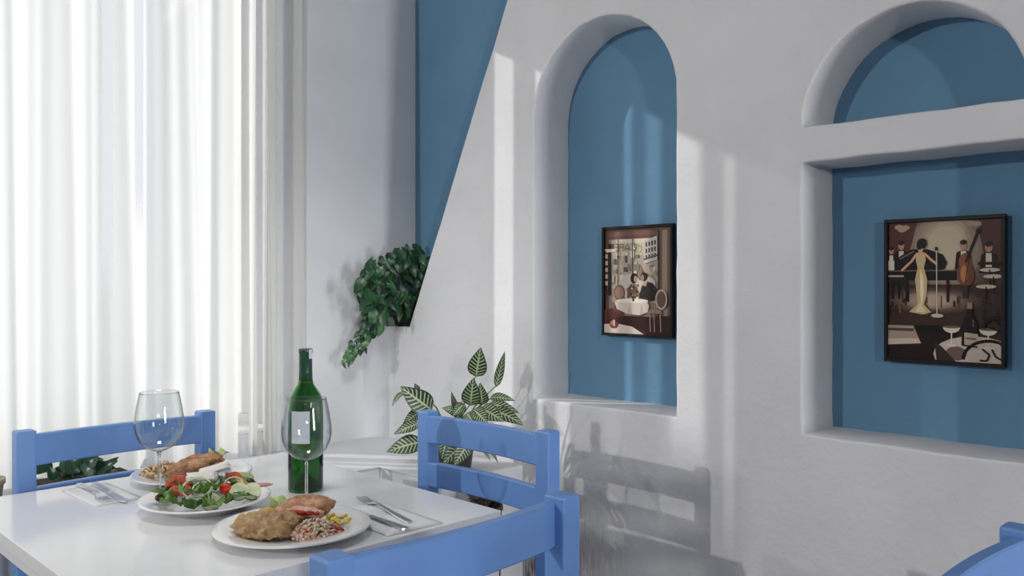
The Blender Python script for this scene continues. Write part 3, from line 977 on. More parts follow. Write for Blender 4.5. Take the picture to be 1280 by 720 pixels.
# food materials
def mottled(name, cols, scale, rough=0.4, bump=0.8, bd=0.004, fleck=None):
    m = mat(name, cols[1], rough)
    N, L = m.node_tree.nodes, m.node_tree.links
    b = N['Principled BSDF']
    tc = N.new('ShaderNodeTexCoord')
    n = N.new('ShaderNodeTexNoise'); n.inputs['Scale'].default_value = scale; n.inputs['Detail'].default_value = 6; n.inputs['Roughness'].default_value = .65
    L.new(tc.outputs['Object'], n.inputs['Vector'])
    r = N.new('ShaderNodeValToRGB')
    el = r.color_ramp.elements
    el[0].position, el[1].position = .32, .68
    el[0].color, el[1].color = (*cols[0], 1), (*cols[2], 1)
    e = el.new(.5); e.color = (*cols[1], 1)
    L.new(n.outputs['Fac'], r.inputs['Fac'])
    out = r.outputs['Color']
    if fleck:
        v = N.new('ShaderNodeTexNoise'); v.inputs['Scale'].default_value = scale * 2.6; v.inputs['Detail'].default_value = 2
        L.new(tc.outputs['Object'], v.inputs['Vector'])
        mr = N.new('ShaderNodeMapRange'); mr.inputs[1].default_value = .62; mr.inputs[2].default_value = .66
        L.new(v.outputs['Fac'], mr.inputs[0])
        mx = N.new('ShaderNodeMix'); mx.data_type = 'RGBA'
        L.new(mr.outputs[0], mx.inputs['Factor']); L.new(out, mx.inputs[6]); mx.inputs[7].default_value = (*fleck, 1)
        out = mx.outputs[2]
    L.new(out, b.inputs['Base Color'])
    bp = N.new('ShaderNodeBump'); bp.inputs['Strength'].default_value = bump; bp.inputs['Distance'].default_value = bd
    L.new(n.outputs['Fac'], bp.inputs['Height']); L.new(bp.outputs['Normal'], b.inputs['Normal'])
    return m
M['meat'] = mottled('browned_meat', ((0.20, 0.075, 0.03), (0.42, 0.20, 0.10), (0.62, 0.38, 0.22)), 45, fleck=(0.16, 0.10, 0.03))
M['meat_pink'] = mottled('cut_meat', ((0.50, 0.22, 0.16), (0.66, 0.38, 0.30), (0.78, 0.55, 0.45)), 60)
M['sauce'] = mottled('brown_sauce', ((0.22, 0.10, 0.035), (0.45, 0.27, 0.12), (0.66, 0.48, 0.28)), 75, bump=1.0, bd=.006, fleck=(0.26, 0.20, 0.05))
M['meat_red'] = mottled('red_sauced_meat', ((0.26, 0.07, 0.03), (0.48, 0.20, 0.09), (0.60, 0.36, 0.18)), 60, bump=1.0, bd=.006, fleck=(0.45, 0.05, 0.02))
M['potato'] = mat('roast_potato', (0.46, 0.24, 0.05), 0.4, bump=0.4, bscale=60, c2=(0.74, 0.50, 0.14), vscale=35)
M['rice'] = mat('rice_grain', (0.72, 0.58, 0.46), 0.5)
M['rice2'] = mat('rice_red', (0.55, 0.15, 0.08), 0.5)
M['rice3'] = mat('rice_green', (0.30, 0.36, 0.16), 0.5)
M['corn'] = mat('corn', (0.76, 0.55, 0.10), 0.35)
M['pepper_red'] = mat('red_pepper', (0.50, 0.045, 0.02), 0.25, var=.25, vscale=40)
M['tomato'] = mat('tomato', (0.56, 0.035, 0.018), 0.18, var=.2, vscale=30)
M['tomato_in'] = mat('tomato_flesh', (0.66, 0.14, 0.08), 0.25, var=.35, vscale=90)
M['lettuce'] = green_leaf('lettuce', (0.36, 0.48, 0.14), (0.55, 0.64, 0.30), (0.66, 0.72, 0.45), .4)
M['salad_green'] = green_leaf('salad_green', (0.05, 0.15, 0.02), (0.20, 0.34, 0.07), (0.30, 0.42, 0.15), .35)
M['salad_dark'] = green_leaf('salad_dark', (0.03, 0.10, 0.02), (0.08, 0.20, 0.04), (0.2, 0.3, 0.1), .35)
M['feta'] = mat('white_cheese', (0.84, 0.82, 0.77), 0.6, bump=0.5, bscale=120)
M['cucumber'] = mat('cucumber_flesh', (0.66, 0.70, 0.46), 0.35, var=.12, vscale=60)
M['cucumber_skin'] = mat('cucumber_skin', (0.06, 0.17, 0.03), 0.3)
M['olive'] = mat('olive', (0.07, 0.03, 0.025), 0.22, var=.3, vscale=30)
M['onion'] = mat('onion', (0.66, 0.68, 0.50), 0.35)
M['ham'] = mat('onion_red', (0.42, 0.12, 0.10), 0.35, c2=(0.62, 0.34, 0.28), vscale=30)
M['crouton'] = mat('toasted_pepper', (0.42, 0.28, 0.06), 0.4, c2=(0.56, 0.40, 0.12), vscale=30)
M['noodle'] = mat('noodle', (0.62, 0.42, 0.22), 0.4, c2=(0.72, 0.54, 0.32), vscale=30)

def food(o, label, cat): return setp(o, label, cat)

def wedge(name, loc, L, r, skin, flesh, rz=0, tilt=(0, 0), ang=95):
    """orange-segment wedge: two flat cut faces and a curved skin"""
    vs, fs, mi = [], [], []
    n, m = 10, 7
    for i in range(n + 1):
        t = i / n * PI
        x = -math.cos(t) * L / 2
        rr = math.sin(t) * r
        vs.append((x, 0, 0))
        for j in range(m + 1):
            a = math.radians(90 - ang / 2 + ang * j / m)
            vs.append((x, math.cos(a) * rr, math.sin(a) * rr))
    st = m + 2
    for i in range(n):
        a, b = i * st, (i + 1) * st
        fs.append((a, a + 1, b + 1, b)); mi.append(1)
        fs.append((a, b, b + st - 1, a + st - 1)); mi.append(1)
        for j in range(1, m + 1):
            fs.append((a + j, a + j + 1, b + j + 1, b + j)); mi.append(0)
    bm = bmesh.new()
    bv = [bm.verts.new(v) for v in vs]
    bm.verts.index_update()
    for f, k in zip(fs, mi):
        try:
            nf = bm.faces.new([bv[q] for q in f]); nf.material_index = k; nf.smooth = (k == 0)
        except ValueError: pass
    bmesh.ops.remove_doubles(bm, verts=bm.verts, dist=1e-6)
    o = bmobj(name, bm, [skin, flesh])
    o.location = loc
    o.rotation_euler = (tilt[0], tilt[1], rz)
    return o

def disc(name, loc, r, h, skin, flesh, rz=0, tilt=(0, 0), half=False):
    n = 20
    a1 = PI if half else 2 * PI
    bm = bmesh.new()
    cnt = n + 1 if half else n
    b = [bm.verts.new((r * math.cos(a1 * i / n), r * math.sin(a1 * i / n), -h / 2)) for i in range(cnt)]
    t = [bm.verts.new((r * math.cos(a1 * i / n), r * math.sin(a1 * i / n), h / 2)) for i in range(cnt)]
    f = bm.faces.new(t); f.material_index = 1
    f = bm.faces.new(list(reversed(b))); f.material_index = 1
    for i in range(cnt if not half else cnt):
        j = (i + 1) % cnt
        f = bm.faces.new((b[i], b[j], t[j], t[i])); f.material_index = 0 if not (half and j == 0) else 1
    o = bmobj(name, bm, [skin, flesh])
    o.location = loc; o.rotation_euler = (tilt[0], tilt[1], rz)
    return o

def ring(name, loc, r, t, m, rz=0, tilt=(0, 0), sx=1.0):
    n, k = 26, 8
    vs, fs = [], []
    for i in range(n):
        a = 2 * PI * i / n
        for j in range(k):
            b = 2 * PI * j / k
            q = r + t * .6 * math.cos(b)
            vs.append((q * math.cos(a) * sx, q * math.sin(a), t * math.sin(b)))
    for i in range(n):
        for j in range(k):
            fs.append((i * k + j, ((i + 1) % n) * k + j, ((i + 1) % n) * k + (j + 1) % k, i * k + (j + 1) % k))
    o = mobj(name, vs, fs, m)
    o.location = loc; o.rotation_euler = (tilt[0], tilt[1], rz)
    return o

def leafy(name, loc, L, w, rz, m, tilt=0.3, seed=0, label='', cat='lettuce'):
    """crinkled salad leaf, origin at its base"""
    rnd = random.Random(seed)
    v, f, uv = leaf_mesh((0, 0, 0), (L * math.cos(tilt), 0, L * math.sin(tilt)), w, (0, 0, 1), bend=.25, fold=.35, nv=14, nu=8, wav=.35, ph=rnd.uniform(0, 6))
    v = [p + Vector((0, 0, .006 * mnoise.noise(p * 55 + Vector((seed, 0, 0))))) for p in v]
    o = mobj(name, v, f, m, uvs=uv)
    o.location = loc; o.rotation_euler = (0, 0, rz)
    return setp(o, label, cat)

CA = -PI / 4                         # heading of the picture's right-hand side
# --- front plate
b = PA + Vector((0, 0, .006))
food(blob('meat_fillet', b + sd(.012, .045) + Vector((0, 0, .030)), (.056, .030, .024), M['meat'], rz=CA + .1, amp=.18, freq=1.6, seed=2, sub=4, tilt=(-.25, -.12)), 'browned meat fillet with a pink cut side at the back of the front plate', 'meat')
food(blob('meat_slice', b + sd(.020, .016) + Vector((0, 0, .029)), (.036, .012, .013), M['meat_pink'], rz=CA - .05, amp=.2, freq=2.2, seed=4, sub=4, tilt=(-.5, .1)), 'pink meat slice leaning on the browned fillet of the front plate', 'meat')
food(blob('sauced_meat', b + sd(-.040, -.032) + Vector((0, 0, .018)), (.056, .046, .021), M['sauce'], rz=CA, amp=.30, freq=2.6, seed=6, sub=4), 'meat under thick brown sauce at the left front of the front plate', 'meat')
food(blob('sauced_meat', b + sd(-.012, -.014) + Vector((0, 0, .022)), (.034, .034, .017), M['sauce'], rz=CA + .6, amp=.3, freq=2.6, seed=11, sub=4), 'smaller sauced meat piece in the middle of the front plate', 'meat')
for i, (s, d, z, rz, lab) in enumerate(((-.088, -.004, .016, .2, 'golden roast potato wedge at the far left of the front plate'),
                                       (-.075, .018, .017, 1.0, 'golden roast potato wedge behind the leftmost wedge of the front plate'),
                                       (-.055, .030, .020, .5, 'golden roast potato wedge beside the lettuce of the front plate'),)):
    food(blob('potato_wedge', b + sd(s, d) + Vector((0, 0, z)), (.022, .016, .014), M['potato'], rz=CA + rz, amp=.2, freq=1.5, seed=20 + i, sub=3, tilt=(.3, .2), sq=.4), lab, 'potato')
food(leafy('lettuce_leaf', b + sd(-.030, .060) + Vector((0, 0, .012)), .055, .060, CA + PI * .8, M['lettuce'], tilt=.55, seed=3, label='pale green lettuce leaf at the back of the front plate'), 'pale green lettuce leaf at the back of the front plate', 'lettuce')
def grains(name, center, ext, n, mats, size, seed, label, cat):
    rnd = random.Random(seed)
    vs, fs, mi = [], [], []
    base = bmesh.new()
    bmesh.ops.create_icosphere(base, subdivisions=1, radius=1.0)
    base.verts.index_update()
    bv = [v.co.copy() for v in base.verts]; bf = [[v.index for v in f.verts] for f in base.faces]
    base.free()
    for k in range(n):
        a, q = rnd.uniform(0, 2 * PI), math.sqrt(rnd.random())
        s, d = ext[0] * q * math.cos(a), ext[1] * q * math.sin(a)
        z = ext[2] * (1 - q * q) * rnd.uniform(.55, 1.0) + size * .4
        p = sd(s, d) + Vector((0, 0, z))
        rot = Matrix.Rotation(rnd.uniform(0, PI), 3, 'Z') @ Matrix.Rotation(rnd.uniform(-.8, .8), 3, 'Y')
        o = len(vs)
        k2 = rnd.choices(range(len(mats)), weights=[w for _, w in mats])[0]
        for v in bv: vs.append(p + rot @ Vector((v.x * size * 1.7, v.y * size * .8, v.z * size * .8)))
        for f in bf: fs.append([o + q2 for q2 in f]); mi.append(k2)
    o = mobj(name, vs, fs, [m for m, _ in mats], midx=mi)
    o.location = center
    return setp(o, label, cat, kind='stuff')
grains('rice_salad', b + sd(.050, -.030), (.052, .044, .028), 640, [(M['rice'], 6), (M['rice2'], 1.4), (M['rice3'], 1.2), (M['meat_pink'], 1.5)], .0034, 4, 'pink and white rice salad at the right of the front plate', 'rice')
for i in range(34):
    rnd = random.Random(40 + i)
    s, d = .084 + rnd.uniform(-.024, .022), .008 + rnd.uniform(-.022, .024)
    setp(blob('corn_kernel', b + sd(s, d) + Vector((0, 0, .014 + rnd.uniform(0, .008))), (.0048, .0040, .0038), M['corn'], rz=i, amp=.1, sub=2, seed=i), 'yellow corn kernel beside the rice salad of the front plate', 'corn', 'corn kernels on the front plate')
for i, (s, d, z, rz, sz) in enumerate(((.016, .000, .034, .3, .016), (.034, -.004, .034, 1.1, .011), (.046, .000, .032, 2.0, .010), (.090, -.030, .012, .6, .014))):
    lab = ('largest red pepper strip, on the sauced meat of the front plate', 'short red pepper strip between fillet and rice of the front plate', 'small red pepper bit on top of the rice salad', 'red pepper strip at the right rim side of the front plate')[i]
    setp(blob('pepper_strip', b + sd(s, d) + Vector((0, 0, z)), (sz, sz * .45, .004), M['pepper_red'], rz=CA + rz, amp=.2, seed=i + 70, sub=3, tilt=(-.4, .3)), lab, 'pepper')

# --- salad plate
b = PB + Vector((0, 0, .010))
rnd = random.Random(12)
clock = ['three', 'two', 'one', 'twelve', 'eleven', 'ten', 'nine', 'eight', 'seven', 'six', 'five', 'four']
for i in range(18):
    a = i * 2 * PI / 12 if i < 12 else (i - 12) * 2 * PI / 6
    q = .082 if i < 12 else .040
    s, d = q * math.cos(a), q * math.sin(a)
    hour = clock[i if i < 12 else (i - 12) * 2]
    leafy('salad_leaf', b + sd(s * .76, d * .76) + Vector((0, 0, .004 + rnd.uniform(0, .008) + (.016 if i >= 12 else 0))), rnd.uniform(.048, .062), rnd.uniform(.042, .056), CA + a + rnd.uniform(-.5, .5), M['salad_green'] if i % 3 else M['salad_dark'], tilt=rnd.uniform(.2, .6), seed=100 + i,
          label='torn %s lettuce leaf %s of the salad, towards %s o\'clock' % ('dark green' if i % 3 == 0 else 'fresh green', 'at the rim' if i < 12 else 'in the heart', hour), cat='lettuce')['group'] = 'torn lettuce leaves of the salad'
setp(blob('cheese_slab', b + sd(-.010, .008) + Vector((0, 0, .054)), (.036, .020, .010), M['feta'], rz=CA + .12, amp=.07, freq=2, seed=1, sub=4, tilt=(-.35, -.03), sq=.85), 'white cheese slab lying at the front on top of the salad', 'cheese')
setp(blob('cheese_slab', b + sd(.006, .036) + Vector((0, 0, .064)), (.038, .017, .009), M['feta'], rz=CA + .35, amp=.07, freq=2, seed=2, sub=4, tilt=(-.4, -.22), sq=.85), 'white cheese slab tilted at the back on top of the salad', 'cheese')
setp(wedge('tomato_wedge', b + sd(-.060, .008) + Vector((0, 0, .036)), .056, .021, M['tomato'], M['tomato_in'], rz=CA + .1, tilt=(-.7, -.1)), 'large red tomato wedge at the upper left of the salad', 'tomato')
setp(wedge('tomato_wedge', b + sd(-.048, -.016) + Vector((0, 0, .030)), .050, .018, M['tomato'], M['tomato_in'], rz=CA - .1, tilt=(-1.7, 0)), 'red tomato wedge with its flesh showing under the larger wedge', 'tomato')
setp(blob('cherry_tomato', b + sd(.048, -.014) + Vector((0, 0, .034)), (.014, .014, .013), M['tomato'], amp=.04, seed=3, sub=3), 'whole red cherry tomato at the right of the onion ring', 'tomato')
setp(wedge('tomato_wedge', b + sd(.050, .030) + Vector((0, 0, .046)), .034, .014, M['tomato'], M['tomato_in'], rz=CA + .6, tilt=(-.6, .2)), 'small dark red tomato wedge right of the cheese', 'tomato')
for i, (s, d, z, r, rz, lab) in enumerate(((-.004, -.038, .042, .024, .2, 'pale onion ring standing at the front of the salad'), (.008, -.040, .040, .016, .5, 'smaller pale onion ring inside the large ring of the salad'), (.056, .010, .040, .015, 1.0, 'pale onion ring under the small tomato wedge'))):
    setp(ring('onion_ring', b + sd(s, d) + Vector((0, 0, z)), r, .0022, M['onion'], rz=CA + rz * .3, tilt=(.75, .0), sx=1.2), lab, 'onion')
for i, (s, d, z, lab) in enumerate(((.076, -.018, .029, 'cucumber slice right of the cherry tomato'), (.100, -.008, .027, 'cucumber slice at the right rim of the salad'), (.030, -.052, .016, 'cucumber slice at the front of the salad under the cherry tomato'))):
    setp(disc('cucumber_slice', b + sd(s, d) + Vector((0, 0, z)), .019, .005, M['cucumber_skin'], M['cucumber'], rz=CA + .3 * i, tilt=(.9, .35 - .3 * i)), lab, 'cucumber')
for i, (s, d, z, lab) in enumerate(((-.086, -.022, .018, 'black olive at the far left of the salad'), (-.078, -.006, .020, 'dark olive behind the leftmost olive'), (.062, -.038, .022, 'reddish olive below the cherry tomato'), (.082, .036, .036, 'brown olive at the right back of the salad'))):
    setp(blob('olive', b + sd(s, d) + Vector((0, 0, z)), (.0105, .0085, .0085), M['olive'], rz=i, amp=.05, seed=i, sub=3), lab, 'olive')
setp(blob('onion_strip', b + sd(.106, .022) + Vector((0, 0, .033)), (.028, .006, .004), M['ham'], rz=CA + .05, amp=.15, seed=9, sub=3, tilt=(.3, -.05)), 'purple red onion strip reaching over the right rim of the salad', 'onion')
setp(blob('pepper_slice', b + sd(.064, .024) + Vector((0, 0, .038)), (.024, .010, .008), M['crouton'], rz=CA - .3, amp=.3, freq=2, seed=5, sub=3, tilt=(.2, .2)), 'yellow brown pepper slice behind the cherry tomato', 'pepper')
setp(blob('pepper_slice', b + sd(.066, .048) + Vector((0, 0, .048)), (.020, .008, .006), M['lettuce'], rz=CA + .5, amp=.3, freq=2, seed=8, sub=3, tilt=(.3, .3)), 'yellow green pepper slice at the right back of the salad', 'pepper')
leafy('herb_leaf', b + sd(.022, -.052) + Vector((0, 0, .010)), .036, .020, CA + PI / 2, M['salad_dark'], tilt=1.0, seed=55, label='dark green herb leaf upright at the front of the salad', cat='herb')

# --- back plate
b = PC + Vector((0, 0, .006))
food(blob('meat_fillet', b + sd(.000, -.028) + Vector((0, 0, .026)), (.054, .030, .019), M['meat'], rz=CA + .25, amp=.22, freq=1.9, seed=31, sub=4, tilt=(-.25, -.2)), 'browned meat fillet at the front of the back plate', 'meat')
food(blob('meat_fillet', b + sd(.014, .020) + Vector((0, 0, .034)), (.052, .024, .016), M['meat_red'], rz=CA + .1, amp=.3, freq=2.2, seed=33, sub=4, tilt=(-.2, -.1)), 'reddish sauced meat piece behind the fillet of the back plate', 'meat')
food(blob('meat_slice', b + sd(.058, -.006) + Vector((0, 0, .024)), (.024, .014, .010), M['meat'], rz=CA - .3, amp=.3, freq=2.2, seed=35, sub=3), 'small browned meat bit at the right of the back plate', 'meat')
food(leafy('lettuce_leaf', b + sd(.015, .060) + Vector((0, 0, .016)), .060, .070, CA + .4, M['lettuce'], tilt=.45, seed=23), 'pale green lettuce leaf at the rear of the back plate', 'lettuce')
rnd = random.Random(77)
nv, nf = [], []
for i in range(60):
    a = rnd.uniform(0, 2 * PI); q = math.sqrt(rnd.random())
    c = sd(-.066 + .046 * q * math.cos(a), -.010 + .045 * q * math.sin(a)) + Vector((0, 0, .010 + .026 * (1 - q * q) * rnd.uniform(.4, 1)))
    h = rnd.uniform(0, 2 * PI)
    t = Vector((math.cos(h), math.sin(h), rnd.uniform(-.2, .2)))
    pts = [c + t * (.02 * k / 5 - .01) + Vector((0, 0, .004 * math.sin(k * 1.1))) for k in range(6)]
    v, f = tube(pts, .0034, .0030, 5)
    o = len(nv)
    nv += v; nf += [[o + q2 for q2 in ff] for ff in f]
nd = mobj('noodles', nv, nf, M['noodle'])
nd.location = b
setp(nd, 'golden brown noodle heap at the left of the back plate', 'noodles', kind='stuff')

# ------------------------------------------------------------------ wine glasses, bottle
def wine_glass(loc, label):
    g = empty('wine_glass', loc, 0, label, 'glass', 'wine glasses on the table')
    bowl = [(0.0045, .098), (.014, .101), (.027, .109), (.039, .123), (.046, .140), (.0485, .156), (.0478, .172), (.0455, .190), (.0425, .208), (.0395, .224), (.0385, .230), (.0377, .2302)]
    bowl = [(r * (1.08 if z > .105 else 1.0), z) for r, z in bowl]
    inner = [(r - .0011, z + .0006) for r, z in bowl[::-1] if z < .2301]
    v, f = lathe(bowl + inner[:-1] + [(.0, .1005)], 48)
    fix_normals(mobj('bowl', v, f, M['glass'], g))
    v, f = lathe([(.0, .004), (.0052, .006), (.0036, .014), (.0031, .030), (.0031, .070), (.0034, .088), (.0048, .098), (.0, .0995)], 20)
    fix_normals(mobj('stem', v, f, M['stem_glass'], g))
    v, f = lathe([(.0, .0), (.033, .0), (.0345, .0008), (.033, .0018), (.018, .0028), (.0055, .0052), (.0, .0054)], 40)
    fix_normals(mobj('foot', v, f, M['glass'], g))
    return g
wine_glass((0.777, 1.884, TZ), 'empty wine glass standing between the salad and the back plate')
wine_glass((0.955, 1.566, TZ), 'empty wine glass standing before the green bottle')

bt = empty('wine_bottle', (1.037, 1.704, TZ), 0, 'green glass wine bottle with a small blank white label, behind the front wine glass', 'bottle')
ro = .0395
outer_p = [(.0, .030), (.010, .027), (.020, .014), (.027, .004), (.032, .0), (.037, .001), (ro, .005), (ro, .10), (ro, .195), (.0385, .206), (.034, .218), (.026, .230), (.0185, .241), (.0155, .252), (.0145, .270), (.0142, .300), (.0142, .312), (.0150, .313), (.0152, .319), (.0140, .320)]
inner_p = [(.0105, .320), (.0105, .262), (.0130, .246), (.022, .230), (.030, .216), (.0345, .204), (.0355, .19), (.0355, .011), (.031, .007), (.022, .018), (.012, .031), (.0, .035)]
v, f = lathe(outer_p + inner_p, 56)
fix_normals(mobj('glass_body', v, f, M['bottle'], bt))
v, f = lathe([(.0158, .248), (.0151, .270), (.0148, .311), (.0158, .3125), (.0160, .320), (.0150, .3225), (.0, .3225)], 40)
fix_normals(mobj('capsule', v, f, M['capsule'], bt))
v, f = lathe([(.0166, .2450), (.0164, .2480), (.0162, .2495), (.0155, .2495), (.0155, .2480), (.0158, .2450)], 40, closed=True)
fix_normals(mobj('neck_band', v, f, M['gold'], bt))
def patch(a0, a1, z0, z1, r, n=12, th=.0008):
    vs, fs = [], []
    for i in range(n + 1):
        a = a0 + (a1 - a0) * i / n
        for rr, z in ((r, z0), (r, z1), (r + th, z1), (r + th, z0)):
            vs.append((rr * math.cos(a), rr * math.sin(a), z))
    for i in range(n):
        for k in range(4):
            k2 = (k + 1) % 4
            fs.append((i * 4 + k, i * 4 + k2, (i + 1) * 4 + k2, (i + 1) * 4 + k))
    fs += [(0, 1, 2, 3), tuple(n * 4 + k for k in (3, 2, 1, 0))]
    return vs, fs
view = math.atan2(-1.704, -1.037)
v, f = patch(view - .85, view + .22, .112, .184, ro + .0003)
lb = fix_normals(mobj('bottle_label', v, f, M['label'], bt, smooth=False)); lb['label'] = 'blank white paper label'
v, f = patch(view + .45, view + 1.0, .300, .3215, .0166, 5)
fix_normals(mobj('foil_tab', v, f, M['label'], bt, smooth=False))

# ------------------------------------------------------------------ cutlery and napkins
def flat_outline(name, secs, th, m, parent):
    """thin bar along local y: secs = (y, half width, z)"""
    vs, fs = [], []
    for y, hw, z in secs:
        vs += [(-hw, y, z), (hw, y, z), (hw * .8, y, z + th), (-hw * .8, y, z + th)]
    for i in range(len(secs) - 1):
        for k in range(4):
            k2 = (k + 1) % 4
            fs.append((i * 4 + k, i * 4 + k2, (i + 1) * 4 + k2, (i + 1) * 4 + k))
    n = len(secs) - 1
    fs += [(0, 1, 2, 3), tuple(n * 4 + k for k in (3, 2, 1, 0))]
    return fix_normals(mobj(name, vs, fs, m, parent, smooth=False))

def fork(loc, rz, label):
    o = empty('fork', loc, rz, label, 'fork')
    flat_outline('handle', [(-.115, .006, .0005), (-.108, .0085, .0005), (-.07, .007, .001), (-.02, .0042, .004), (.02, .0032, .007), (.040, .005, .006)], .0022, M['steel'], o)
    flat_outline('head', [(.038, .005, .006), (.050, .0108, .0035), (.062, .0125, .002)], .0018, M['steel'], o)
    for k in range(4):
        x = -.0098 + k * .0065
        t = flat_outline('tine', [(.060, .0021, .002), (.085, .0018, .0018), (.108, .0012, .0045)], .0016, M['steel'], o)
        t.location = (x, 0, 0)
    return o
def knife(loc, rz, label):
    o = empty('knife', loc, rz, label, 'knife')
    flat_outline('handle', [(-.115, .006, .0), (-.110, .0085, .0), (-.06, .0078, .0), (-.005, .0055, .0), (.005, .0045, .001)], .0048, M['steel'], o)
    flat_outline('blade', [(.003, .0048, .0015), (.015, .0078, .001), (.075, .0090, .001), (.098, .0070, .001), (.112, .002, .001)], .0016, M['steel'], o)
    return o
def napkin(loc, sx, sy, rz, label):
    n = 10
    vs, fs = [], []
    for layer in (0, 1):
        for i in range(n + 1):
            for j in range(n + 1):
                x, y = -sx / 2 + sx * i / n, -sy / 2 + sy * j / n
                z = .0006 + layer * .0016 + (.0006 * mnoise.noise(Vector((x * 30, y * 30, 3))) if layer else 0)
                vs.append((x, y, z))
    q = (n + 1) ** 2
    for i in range(n):
        for j in range(n):
            k = i * (n + 1) + j
            fs.append((k, k + 1, k + n + 2, k + n + 1)); fs.append((q + k, q + k + n + 1, q + k + n + 2, q + k + 1))
    for i in range(n):
        for a, b2 in ((i, i + 1), (n * (n + 1) + i, n * (n + 1) + i + 1), (i * (n + 1), (i + 1) * (n + 1)), (i * (n + 1) + n, (i + 1) * (n + 1) + n)):
            fs.append((a, b2, q + b2, q + a))
    o = fix_normals(mobj('napkin', vs, fs, M['napkin']))
    o.location = loc; o.rotation_euler = (0, 0, rz)
    return setp(o, label, 'napkin')
napkin((1.020, 1.385, TZ), .13, .22, -.04, 'white paper napkin under the fork and knife at the near right of the table')
napkin((0.690, 1.985, TZ), .10, .20, .02, 'white paper napkin under the cutlery at the window end of the table')
fork((1.052, 1.428, TZ + .0028), -.17, 'steel fork with its tines to the bottle, on the near right napkin')
knife((0.998, 1.392, TZ + .0028), -.02, 'steel table knife beside the fork on the near right napkin')
fork((0.678, 2.000, TZ + .0028), PI - .06, 'steel fork on the napkin at the window end, leftmost of the cutlery')
knife((0.704, 1.975, TZ + .0028), PI - .05, 'steel table knife on the napkin at the window end, left of the back plate')

# ------------------------------------------------------------------ striped plant on the ledge
def lathe_pot(name, r0, r1, h, m, parent, soil=True):
    v, f = lathe([(0, 0), (r0, 0), (r0 + .003, .003), (r1, h - .014), (r1 + .004, h - .012), (r1 + .004, h), (r1 - .003, h), (r1 - .005, h - .02), (0, h - .02)], 32)
    o = fix_normals(mobj(name, v, f, m, parent))
    if soil:
        v, f = lathe([(r1 - .006, h - .0195), (r1 * .6, h - .012), (0, h - .010)], 24)
        mobj('soil', v, f, M['soil'], parent)
    return o

ZP = Vector((1.80, 2.065, LEDGE))
zp = empty('striped_plant', ZP, 0, 'houseplant with dark leaves striped in pale veins behind the blue ladder-back chair', 'plant')
lathe_pot('pot', .052, .068, .105, M['pot_dark'], zp)
top = Vector((0, 0, .10))
CAMV = Vector((-1, -1, 0)).normalized()
zl = [  # base px, tip px, distance, width px, facing bias (toward camera, up), bend, fold
    ((595, 471), (601, 434), 2.66, 24, (1, .25), .10, .2, 0),
    ((620, 484), (631, 439), 2.68, 11, (1, .1), -.15, .5, 0),
    ((588, 507), (592, 472), 2.60, 24, (1, .3), .12, .2, 0),
    ((603, 506), (600, 478), 2.66, 17, (1, .5), .12, .3, 0),
    ((540, 513), (500, 483), 2.62, 29, (1, .25), .12, .15, 0),
    ((507, 490), (490, 509), 2.66, 8, (.6, 1), .35, .3, 0),
    ((523, 487), (518, 479), 2.70, 7, (1, .2), .1, .3, 0),
    ((524, 529), (492, 543), 2.60, 15, (1, .5), .12, .3, 0),
    ((528, 552), (483, 565), 2.60, 25, (1, .6), .12, .12, 0),
    ((526, 514), (503, 531), 2.66, 15, (1, .2), .12, .3, 0),
    ((571, 513), (564, 489), 2.62, 8, (1, .1), .15, .5, 1),
    ((578, 515), (577, 501), 2.60, 7, (1, .1), .15, .5, 1),
    ((573, 517), (552, 510), 2.58, 14, (1, .5), .25, .2, 0),
    ((613, 497), (644, 501), 2.64, 12, (1, .6), .22, .3, 0),
    ((610, 506), (650, 517), 2.62, 14, (1, .7), .30, .2, 0),
    ((616, 512), (655, 532), 2.58, 18, (1, .5), .25, .2, 0),
    ((601, 510), (630, 527), 2.54, 22, (1, .4), .2, .2, 0),
    ((592, 512), (610, 530), 2.52, 20, (1, .4), .2, .2, 0),
    ((583, 516), (596, 534), 2.52, 18, (1, .4), .2, .2, 0),
    ((582, 552), (553, 580), 2.60, 24, (1, .3), .12, .2, 0),
    ((586, 553), (567, 583), 2.58, 20, (1, .2), .12, .3, 0),
    ((560, 545), (552, 574), 2.62, 18, (1, .2), .12, .3, 0),
    ((588, 556), (613, 576), 2.58, 9, (.5, 1), .45, .3, 0),
    ((594, 557), (623, 580), 2.62, 9, (.5, 1), .50, .3, 0),
    ((580, 505), (566, 520), 2.58, 15, (1, .4), .2, .2, 0),
    ((607, 517), (641, 528), 2.66, 14, (1, .8), .25, .2, 0),
]
for (bp_, tp_, d, w, fc, bend, fold, dry) in zl:
    B = un(*bp_, d) - ZP
    T = un(*tp_, d - .03) - ZP
    if (T + ZP).x > 1.975: T.x = 1.975 - ZP.x
    if (B + ZP).x > 1.975: B.x = 1.975 - ZP.x
    up = CAMV * fc[0] + Vector((0, 0, fc[1]))
    v, f, uv = leaf_mesh(B, T, w * 1.12 * d / F, up, bend, fold, nv=10, nu=4)
    lf = mobj('leaf', v, f, M['zebra_brown'] if dry else M['zebra'], zp, uvs=uv)
    mid = (top + B) / 2 + Vector((0, 0, .02))
    v, f = tube([top - Vector((0, 0, .012)) + (B - top) * .06, mid, B + (T - B) * .05], .0035, .0018, 5)
    mobj('stem', v, f, M['stem'], zp)

